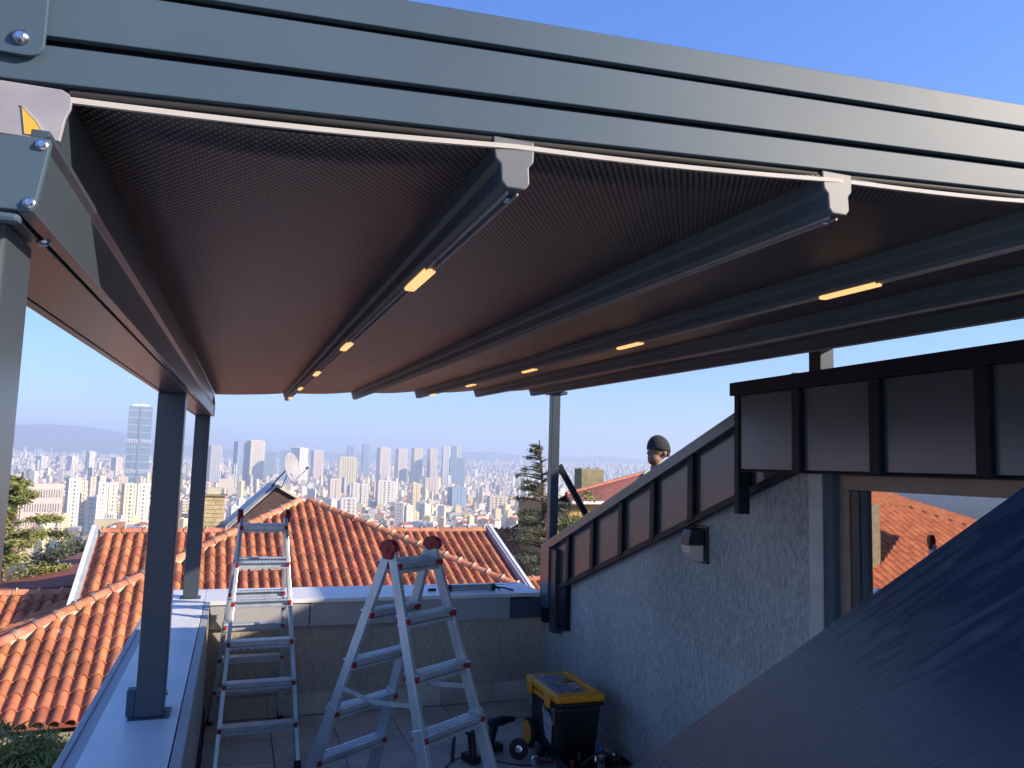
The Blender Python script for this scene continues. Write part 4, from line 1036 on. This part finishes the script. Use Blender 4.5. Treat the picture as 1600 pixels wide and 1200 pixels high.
# right-hand house with red roof, concrete chimney
def right_house():
    h=thing('red_roof_house','pinkish house with dull red hip roof and mossy concrete chimney beyond the slope','house',(16,34,-10))
    rt=at(1010,738,34); rl_=at(885,772,31); fe=at(892,783,29.5); fr=at(975,783,29.5); r2=at(1120,742,34); r3=at(1120,800,29.5)
    br=at(1010,738,34)+V((0,8,-3)); bl=rl_+V((-1,9,-1.5))
    m_=MB(); m_.add([fe,fr,rt,rl_,r3,r2],[(0,1,2,3),(1,4,5,2)]); 
    o=m_.build('roof','redroof',h,fixn=False); s_=o.modifiers.new('t','SOLIDIFY'); s_.thickness=.12; s_.offset=-1
    m_=MB(); m_.add([rl_,rt,r2,r2+V((0,7,-3)),rl_+V((0,7,-2))],[(0,1,2,3,4)]); m_.build('roof','redroof',h,fixn=False)
    MB().tube(rl_,rt,.09,n=8).build('ridge_cap','clayridge',o,smooth=50); MB().tube(fr,rt,.09,n=8).build('hip_cap','mortar',o,smooth=50)
    MB().sweep([(0,0),(.12,0),(.12,.12),(0,.12)],fe,fr,-Y3,-Z3).build('white_gutter','whitepaint',h); MB().sweep([(0,0),(.12,0),(.12,.12),(0,.12)],fr,r3,-Y3,-Z3).build('white_gutter','whitepaint',h)
    MB().b2((fe.x+.1,29.8,-14),(fr.x+4,36,fe.z-.13)).build('wall','orangewall',h)
    a=at(872,785,31); MB().b2((a.x+.15,31,-14),(fe.x+.09,32.2,a.z-.25)).build('side_wall','pinkwall',h)
    for k,(px,py) in enumerate(((884,800),(884,830))):
        q=at(px,py,30.98); f=MB().box(q,(.5,.06,.75)).build('window','citywin',h); MB().box(q-Z3*.42,(.6,.14,.06)).build('sill','whitepaint',f)
    a=at(902,775,33); b=at(938,733,33); ch=MB().b2((a.x,32.6,a.z-1.2),(b.x,33.4,b.z)).build('chimney','concrete',h,bevel=.03)
    for px in (907,920,934): q=at(px,734,33); MB().box(q+Z3*.04,(.12,.12,.12)).build('chimney_pot','concrete',ch)
right_house()

# ================================================================== TREES
def leafcloud(pts,size,n,mb,up=.3):
    """n small pointed leaf faces scattered round weighted points"""
    P=len(pts)
    for _ in range(n):
        c,rad=pts[rnd.randrange(P)]
        d=V((rnd.gauss(0,1),rnd.gauss(0,1),rnd.gauss(0,.55)))*rad*.55
        p=c+d; a=V((rnd.gauss(0,1),rnd.gauss(0,1),rnd.gauss(0,.6)+up)).normalized(); b=a.orthogonal().normalized(); b=(Matrix.Rotation(rnd.random()*6.28,3,a)@b)
        s=size*rnd.uniform(.6,1.4); mb.add([p-b*s*.16,p+b*s*.16,p+a*s],[(0,1,2)])
def conifer(label,base,h,spread,mt,nb,nl,size,lean=(0,0),top_bare=.0,seed=1,group=None,droop=.25,bias=None):
    global rnd; sv=rnd; rnd=random.Random(seed)
    r=thing('conifer_tree',label,'tree',base,0,group); base=V(base); ln=V((lean[0],lean[1],0))
    m_=MB(); pts=[base+Z3*(h*i/8)+ln*(i/8)**1.5+V((rnd.uniform(-.06,.06),rnd.uniform(-.06,.06),0))*h*.1 for i in range(9)]
    for i in range(8): m_.tube(pts[i],pts[i+1],h*.022*(1-i/8.5)+.01,h*.022*(1-(i+1)/8.5)+.008,n=8)
    m_.build('trunk','bark',r,smooth=60)
    lm=MB(); cl=[]
    for k in range(nb):
        t_=.18+.80*(k+.5)/nb; i=min(7,int(t_*8)); p=pts[i].lerp(pts[i+1],t_*8-i)
        L=spread*(1-t_)**.75*rnd.uniform(.55,1.15)+.15; a=rnd.random()*6.283
        if bias is not None and rnd.random()<.5: a=bias+rnd.gauss(0,.6)
        d=V((math.cos(a),math.sin(a),0)); q=p; seg=5
        for j in range(seg):
            q2=q+d*(L/seg)+Z3*(L/seg)*(.30-droop*j*.35)+V((rnd.uniform(-1,1),rnd.uniform(-1,1),0))*L*.03
            lm.tube(q,q2,.022*(1-j/6)*h/5,.022*(1-(j+1)/6)*h/5,n=5,cap=False); q=q2
            if t_<1-top_bare or rnd.random()<.35:
                cl.append((q2,.09+L*.085)); 
                if j>1:
                    for s_ in (-1,1): cl.append((q2+V((-d.y,d.x,0))*s_*L*.16*rnd.random(),.07+L*.07))
    lm.build('limb','bark',r,smooth=60)
    if nl:
        lf=MB(); leafcloud(cl,size,nl,lf,up=-.15); o=lf.build('foliage',mt,r,fixn=False); o['kind']='stuff'
    rnd=sv; return r
conifer('broad green cedar with spreading sunlit fronds at the far left below the horizon',(-5.3,21.5,-9),8.5,3.3,'leafA',120,70000,.10,lean=(.55,0),seed=3,bias=R(180),droop=.3)
conifer('sparse tall conifer behind the far right pergola post, bare at its tip',(10.6,26,-9),9.9,2.7,'leafB',90,20000,.10,lean=(-.5,0),seed=5,top_bare=.16,bias=R(200),droop=.22)
def bush(label,c,rad,mt,n,size,seed):
    global rnd; sv=rnd; rnd=random.Random(seed); r=thing('shrub',label,'shrub',(c[0],c[1],c[2]-rad*2)); c=V(c)
    cl=[(c+V((rnd.gauss(0,.5),rnd.gauss(0,.5),rnd.gauss(0,.35)))*rad,rad*.35) for _ in range(40)]
    m_=MB()
    for p,_ in cl[:14]: m_.tube(c-Z3*rad*2,p,.03,.008,n=5,cap=False)
    m_.build('stem','bark',r)
    lf=MB(); leafcloud(cl,size,n,lf,up=.8); o=lf.build('foliage',mt,r,fixn=False); o['kind']='stuff'; rnd=sv
c_=at(22,1215,8.6); bush('bright green shrub top in the lower left corner under the brown wall',c_,.42,'leafA',6000,.07,11)
c_=at(893,838,26); bush('round green treetop just right of the far right post',c_,1.1,'leafA',9000,.13,12)
c_=at(140,885,34); bush('olive green treetop behind the left roof edge',c_,1.6,'leafB',9000,.18,13)

# ================================================================== CITY
def dirv(az): return V((math.sin(az),math.cos(az),0))
def facade(mb,c,wx,wy,h,floors,bays,wall,glass,roof='flat',rot=0,slabout=.25,vertical=False):
    """real recessed windows: glass core behind floor bands and piers. material slots 0 wall 1 glass 2 roof"""
    A=Matrix.Rotation(rot,3,'Z'); c=V(c)
    def bx(x,y,z,dx,dy,dz,mi): mb.cur=mi; mb.box(c+A@V((x,y,z)),(dx,dy,dz),A)
    ins=.35
    bx(0,0,h/2,wx-2*ins,wy-2*ins,h,1)
    fh=h/floors
    for k in range(floors+1):
        t_=fh*(.42 if vertical else .55); bx(0,0,k*fh if k<floors else h,wx-.1*vertical,wy-.1*vertical,t_,0)
    nb=bays; pw=wx/nb*.55
    for i in range(nb+1):
        x=-wx/2+wx*i/nb; x=max(-wx/2+pw/2,min(wx/2-pw/2,x))
        for s_ in (-1,1): bx(x,s_*(wy/2-ins/2),h/2,pw,ins+.12*vertical,h+.4,0)
    nb2=max(2,int(nb*wy/wx)); pw=wy/nb2*.55
    for i in range(nb2+1):
        y=-wy/2+wy*i/nb2; y=max(-wy/2+pw/2,min(wy/2-pw/2,y))
        for s_ in (-1,1): bx(s_*(wx/2-ins/2),y,h/2,ins+.1*vertical,pw,h+.4,0)
    if roof=='hip':
        e=.6; mb.cur=2; r_=min(wx,wy)*.25; z0=h+fh*.26; P=[(-wx/2-e,-wy/2-e,z0),(wx/2+e,-wy/2-e,z0),(wx/2+e,wy/2+e,z0),(-wx/2-e,wy/2+e,z0)]
        d=abs(wx-wy)/2; T=[(-d,0,z0+r_),(d,0,z0+r_)] if wx>=wy else [(0,-d,z0+r_),(0,d,z0+r_)]
        vs=[c+A@V(p) for p in P+T]
        mb.add(vs,[(0,1,5,4),(1,2,5),(2,3,4,5),(3,0,4),(0,3,2,1)] if wx>=wy else [(0,1,4),(1,2,5,4),(2,3,5),(3,0,4,5),(0,3,2,1)])
    else:
        bx(0,0,h+.9,wx*.35,wy*.35,2.2,0); bx(wx*.25,wy*.1,h+.5,wx*.15,wy*.2,1.4,0)
PR=[]
kinds=[('tower','cw',14,14,38,12,4,'flat','white apartment tower'),('tower','cc',15,13,34,11,4,'flat','cream apartment tower'),('tower','cg',16,14,36,12,5,'flat','grey apartment tower'),
 ('block','cw',20,13,20,6,6,'hip','white apartment block with red hip roof'),('block','cc',18,14,18,6,5,'hip','cream apartment block with red hip roof'),('block','cp',16,13,17,5,5,'hip','pink apartment block with red hip roof'),
 ('block','cw',22,12,19,6,7,'flat','flat roofed white apartment block'),('block','cy',18,12,18,6,5,'flat','flat roofed ochre apartment block'),('block','cg',20,14,21,7,6,'flat','flat roofed grey apartment block'),
 ('house','cc',12,10,9,3,4,'hip','small cream house with red roof'),('house','cw',11,9,9,3,4,'hip','small white house with red roof'),('house','cp',12,10,8,3,4,'hip','small pink house with red roof'),
 ('tower','cy',13,13,32,10,4,'flat','ochre apartment tower'),('block','cb',24,14,22,7,8,'flat','blue glazed office block')]
for k,(ty,wm,wx,wy,h_,fl,by,rf,lb) in enumerate(kinds):
    mb=MB(); facade(mb,(0,0,0),wx,wy,h_,fl,by,wm,'citywin',rf,vertical=(ty=='tower' and k%2==0)); mb.cur=0; mb.box((0,0,-6),(wx*.99,wy*.99,12))
    PR.append((mb.mesh('apartment_building',[wm,'citywin','cr']),wx,wy,h_,lb,ty))
def city():
    cr=random.Random(21); items=[]
    def put(r,az,jit=1):
        x,y=r*math.sin(az),r*math.cos(az); z=gz(x,y); u=cr.random()
        pool=[9,10,11,3,4,5,9,10,11] if r<650 else [3,4,5,6,7,8,3,4,5,6,9,10,11,3,4,5,9,0,12,13]
        if r>1900: pool=[3,4,5,6,7,8,9,10,3,4,5,9,11,6,3,4,5,9,10,1]
        k=cr.choice(pool+([9,10,11,9,10] if r<1700 else [])); sc=cr.uniform(.5,.95); hs=cr.uniform(.6,1.1)
        if r>900 and cr.random()<.035: k=cr.choice([0,1,2,12]); hs=cr.uniform(1.0,1.6)
        if r<1700 and (z+PR[k][3]*hs)/r>-.048-.02*(r<800): return
        items.append((r,az,x,y,z,k,sc,hs,cr.choice((0,.3,.7,1.1,1.57,-.4))+cr.gauss(0,.1)))
    for i in range(260): put(cr.uniform(330,640),cr.uniform(R(-40),R(50)))
    for i in range(7500): put(620+1400*math.sqrt(cr.random()),cr.uniform(R(-24),R(42)))
    for i in range(6500): put(1900+2300*math.sqrt(cr.random()),cr.uniform(R(-22),R(40)))
    for i in range(5200): put(4000+4200*cr.random(),cr.uniform(R(-20),R(40)))
    # keep heroes clear
    vis=[]
    for it in items:
        r,az,x,y,z,k,sc,hs,ro=it
        ok=R(-15)<az<R(27) and r>340 and (z+PR[k][3]*hs)/r>-.105
        vis.append(((PR[k][3]*hs*PR[k][1]*sc/r**2) if ok else 0,it))
    vis.sort(key=lambda q:-q[0])
    ind=vis[:250]; rest=vis[250:]
    place=['','']
    def where(r,az):
        a=['left of the first post','beside the glass tower','between the two left posts','over the back left ladder','over the roof peak','above the tile ridge','over the side ladder','left of the conifer','beyond the far post','past the cladding'][min(9,max(0,int((math.degrees(az)+14)/4.1)))]
        b='nearby' if r<800 else 'mid-distance' if r<1150 else 'farther' if r<1600 else 'far-off' if r<2400 else 'very distant'
        return a,b
    from collections import defaultdict
    cells=defaultdict(list)
    for s_,it in ind: 
        a,b=where(it[0],it[1]); cells[(a,b,it[5])].append(it)
    for (a,b,k),l in cells.items():
        me,wx,wy,h_,lb,ty=PR[k]
        l.sort(key=lambda it:it[1]); nl=len(l); ordw=['first','second','third','fourth','fifth','sixth','seventh','eighth','ninth','tenth','eleventh','twelfth']; cnt=['','','two','three','four','five','six','seven','eight','nine','ten','eleven','twelve']
        for qi,it in enumerate(l):
            r,az,x,y,z,k_,sc,hs,ro=it
            o=bpy.data.objects.new('apartment_building' if ty!='house' else 'small_house',me); COL.objects.link(o); o.location=(x,y,z); o.scale=(sc,sc,hs); o.rotation_euler=(0,0,ro)
            tag(o,(f'{b} {lb} {a}' if nl==1 or nl>12 else f'{lb} {b}, {ordw[qi]} of {cnt[nl]} {a}').replace('nearby,','close by,'),'building','apartment buildings of the hazy city')
    # the rest, one mass
    vs=[];fs=[];col=[]
    base={'cw':(.72,.68,.60),'cc':(.70,.60,.46),'cg':(.44,.43,.43),'cp':(.70,.55,.47),'cb':(.25,.36,.48),'cy':(.80,.68,.40)}
    for s_,it in rest:
        r,az,x,y,z,k,sc,hs,ro=it
        ty,wm,wx,wy,h_,fl,by,rf,lb=kinds[k]; wx*=sc/2; wy*=sc/2; H=h_*hs; c,s=math.cos(ro),math.sin(ro)
        P=[(-wx,-wy,-8),(wx,-wy,-8),(wx,wy,-8),(-wx,wy,-8),(-wx,-wy,H),(wx,-wy,H),(wx,wy,H),(-wx,wy,H)]
        b0=len(vs); cc=base[wm]; j=cr.uniform(.8,1.1); cc=(cc[0]*j,cc[1]*j,cc[2]*j,1); rc_=(.42,.17,.11,1) if cr.random()<.8 else (.3,.28,.26,1)
        F=[(0,1,5,4),(1,2,6,5),(2,3,7,6),(3,0,4,7)]; cl=[cc]*4
        if rf=='hip':
            P=P[:4]+[(q[0]*1.06,q[1]*1.06,q[2]) for q in P[4:]]+[(-wx*.3,0,H+wy*.5),(wx*.3,0,H+wy*.5)]
            F+=[(4,5,9,8),(5,6,9),(6,7,8,9),(7,4,8)]; cl+=[rc_]*4
        else:
            F+=[(4,5,6,7)]; cl+=[(.33,.31,.29,1)]
            q=len(P); P+=[(-wx*.3,-wy*.3,H),(wx*.2,-wy*.3,H),(wx*.2,wy*.2,H),(-wx*.3,wy*.2,H)]+[(-wx*.3,-wy*.3,H+2.5),(wx*.2,-wy*.3,H+2.5),(wx*.2,wy*.2,H+2.5),(-wx*.3,wy*.2,H+2.5)]
            F+=[(q,q+1,q+5,q+4),(q+1,q+2,q+6,q+5),(q+2,q+3,q+7,q+6),(q+3,q,q+4,q+7),(q+4,q+5,q+6,q+7)]; cl+=[cc]*5
        vs+=[(x+p[0]*c-p[1]*s,y+p[0]*s+p[1]*c,z+p[2]) for p in P]; fs+=[tuple(b0+i for i in f) for f in F]; col+=cl
    me=bpy.data.meshes.new('city_mass'); me.from_pydata(vs,[],fs); me.materials.append(M['citymass'])
    a_=me.attributes.new('bcol','FLOAT_COLOR','FACE'); a_.data.foreach_set('color',np.array(col,dtype=np.float32).ravel())
    o=bpy.data.objects.new('city_mass',me); link(o); tag(o,kind='stuff',label='dense hazy mass of red roofed city buildings reaching the horizon')
    # dark green tree patches between houses
    vs=[];fs=[]
    for i in range(2600):
        r=cr.choice((cr.uniform(300,900),cr.uniform(600,3500))); az=cr.uniform(R(-26),R(42)); x,y=r*math.sin(az),r*math.cos(az); z=gz(x,y); s_=cr.uniform(3,6); z-=3; b0=len(vs)
        for q in range(6):
            a=q*1.047; vs.append((x+s_*math.cos(a)*cr.uniform(.6,1),y+s_*math.sin(a)*cr.uniform(.6,1),z+cr.uniform(2,4)))
        vs+=[(x+cr.uniform(-1,1),y+cr.uniform(-1,1),z+cr.uniform(7,11)),(x,y,z-1)]
        fs+=[(b0+q,b0+(q+1)%6,b0+6) for q in range(6)]+[(b0+(q+1)%6,b0+q,b0+7) for q in range(6)]
    me=bpy.data.meshes.new('city_trees'); me.from_pydata(vs,[],fs); me.materials.append(M['leafB']); o=bpy.data.objects.new('city_trees',me); link(o); tag(o,kind='stuff',label='far trees scattered between the city houses')
city()
def hero(px0,px1,ytop,d,mt,label,glass='citywin',ybase=None,floors=None,bays=None,depth=1.0,rot=0,cap=None,vertical=True,roof='flat',name='tower_block'):
    a=at(px0,715,d); b=at(px1,715,d); c=(a+b)/2; w_=(b-a).length; top=at((px0+px1)/2,ytop,d).z
    zb=gz(c.x,c.y) if ybase is None else at((px0+px1)/2,ybase,d).z
    H=top-zb; az=math.atan2(c.x,c.y)
    r=thing(name,label,'building',(c.x,c.y,zb),0)
    fl=floors or max(4,int(H/4.5)); by=bays or max(3,int(w_/7))
    mb=MB(); facade(mb,(c.x,c.y,zb),w_/(1+.18*abs(math.sin(2*rot))),w_*depth,H,fl,by,mt,glass,roof,rot=-az+rot,vertical=vertical)
    mb.build('body',[mt,glass,'cr'],r,fixn=False)
    if cap: 
        q=MB(); q.box((c.x,c.y,top+cap/2),(w_*.7,w_*.5,cap),Matrix.Rotation(-az,3,'Z')); q.build('roof_plant',mt,r)
    return r,c,w_,zb,top
# the tall glass tower on the left
def glasstower():
    r,c,w_,zb,top=hero(196,233,636,2600,'towerglass','very tall blue glass tower with two pale bands rising alone on the left','towerglass',floors=54,bays=10,depth=.9,rot=.0)
    az=math.atan2(c.x,c.y); A=Matrix.Rotation(-az,3,'Z')
    for py in (690,737):
        z=at(221,py,2600).z; MB().box((c.x,c.y,z),(w_*1.03,w_*.93,9),A).build('pale_band','whitepaint',r)
        for i in range(9):
            p=V((c.x,c.y,z))+A@V((w_*(-.44+.11*i),-w_*.47,0)); MB().box(p,(w_*.05,1.5,7),A).build('band_opening','citywin',r)
    MB().box((c.x,c.y,top+5),(w_*.72,w_*.5,7),A).build('crown','whitepaint',r)
    p=V((c.x,c.y,(zb+top)/2))+A@V((w_*.02,-w_*.455,0)); MB().box(p,(w_*.09,3,top-zb),A).build('dark_slot','towerglass',r)
    for k in range(11):
        z=zb+(top-zb)*(k+.5)/11; MB().box((c.x,c.y,z),(w_*1.012,w_*.912,2.2),A).build('floor_band','cg',r)
glasstower()
HL=[(366,385,690,3000,'cb','slim blue sided tower with bright edge, left of the cream twin',1.0,.35),(386,411,689,3000,'cc','cream high-rise tower standing right of a blue sided tower',1.0,.3),
(413,432,706,3100,'cb','blue glass office tower left of the satellite dish',1,.0),(437,455,704,3100,'cb','second blue glass office tower directly behind the satellite dish',1,0),
(325,345,697,2900,'cg','grey tower with light crown just right of the second post',1,.3),(457,478,700,2900,'cw','pale round topped tower right of the satellite dish',1,.75),
(487,504,704,3300,'cp','pinkish pair of slim towers behind the orange roof peak',1,.3),(530,557,715,2500,'cy','wide ochre office block with dark window bands under the far towers',.6,.1),
(566,577,695,3600,'cb','slim dark blue tower, leftmost of the row right of the ochre block',1,.2),(542,552,697,3600,'cb','slim hazy blue tower above the ochre block',1,.1),
(590,608,700,3300,'cc','cream tower, first of four alike towers in a row',1,.35),(619,635,702,3300,'cc','cream tower, second of four alike towers in a row',1,.35),(644,659,701,3300,'cc','cream tower, third of four alike towers in a row',1,.35),(669,682,702,3300,'cc','cream tower, last of four alike towers in a row',1,.35),
(691,703,698,3100,'cw','bright white slab tower left of the dark blue complex',1,.2),(705,717,698,3200,'cb','blue shaded tower rising from the wide dark blue complex',1,.1),(713,720,699,3150,'cw','thin white edged tower right of the blue shaded tower',1,.1),(703,726,716,3000,'cb','wide dark blue office complex at the end of the tower row',.8,.1),
(59,73,713,3800,'cw','small white tower on the hazy skyline at the far left',1,.6),(89,99,714,3800,'cg','small grey tower, second on the left skyline',1,.6),(107,121,713,3700,'cw','rounded white tower, third on the left skyline',1,.6),(135,147,706,3600,'cw','taller white tower in the middle of the left skyline',1,.6),(176,190,715,3300,'cc','cream tower just left of the tall glass tower',1,.6),
(108,128,750,1050,'cw','white apartment tower with dark vertical strips, leftmost of the near group',1,.25),(128,140,752,1080,'cc','narrow cream apartment tower joined right of the leftmost near tower',1,.25),(155,172,755,1050,'cw','white striped apartment tower in the middle of the near group',1,.25),(172,187,756,1090,'cw','narrow white apartment tower right of the middle near tower',1,.25),(195,216,757,1050,'cc','cream striped apartment tower left of the first dark post',1,.25),(216,236,758,1080,'cw','white striped apartment tower touching the first dark post',1,.25),
(143,153,747,1500,'cc','slim cream tower peeping between the near apartment towers',1,.25),(590,618,752,1500,'cw','tall white striped apartment tower above the orange ridge',.8,.2),(646,658,757,1350,'cy','bright ochre apartment tower right of the white striped one',1,.2),(516,534,749,1700,'cc','cream apartment tower below the wide ochre office block',1,.2),(552,563,756,1450,'cw','slim white apartment tower, left of a close pair',1,.2),(566,577,758,1450,'cw','slim white apartment tower, right of a close pair',1,.2),(535,560,779,1150,'cw','low white apartment tower with open balconies over the roof peak',.8,.1),(703,728,762,1500,'cb','blue shaded apartment block right of the bright ochre tower',.8,.4),(765,792,776,1300,'cc','cream apartment block left of the sparse conifer',.8,.2),(664,686,748,1900,'cc','pale cream block with flat roof in the middle distance',.7,.2)]
for a,b,yt,d,mt,lb,dp,ro in HL: hero(a,b,yt,d,mt,lb,depth=dp,rot=ro,cap=3 if d>2000 else 2)
r,c,w_,zb,top=hero(38,103,760,1000,'cp','long low pink block with fins behind the cedar on the left','citywin',depth=.35,rot=.1,bays=16,floors=4,name='long_block')
def mosque():
    d=1900; c=at(356,742,d); zb=gz(c.x,c.y); r=thing('mosque','domed mosque with four thin minarets right of the second dark post','mosque',(c.x,c.y,zb)); z=at(356,748,d).z
    MB().b2((c.x-15,c.y-15,zb),(c.x+15,c.y+15,z)).build('hall','cc',r)
    MB().lathe((c.x,c.y,z),Z3,[(0,14),(3,14),(6,13),(10,10),(13,5),(14.5,.6)],20).build('dome','cg',r,smooth=50)
    for x,y in ((-17,-14),(17,-14),(-12,16),(13,16)):
        MB().lathe((c.x+x,c.y+y,zb),Z3,[(0,1.6),(z-zb+16,1.3),(z-zb+17,2),(z-zb+18,1.1),(z-zb+30,1),(z-zb+37,.1)],8).build('minaret','cw',r,smooth=50)
mosque()
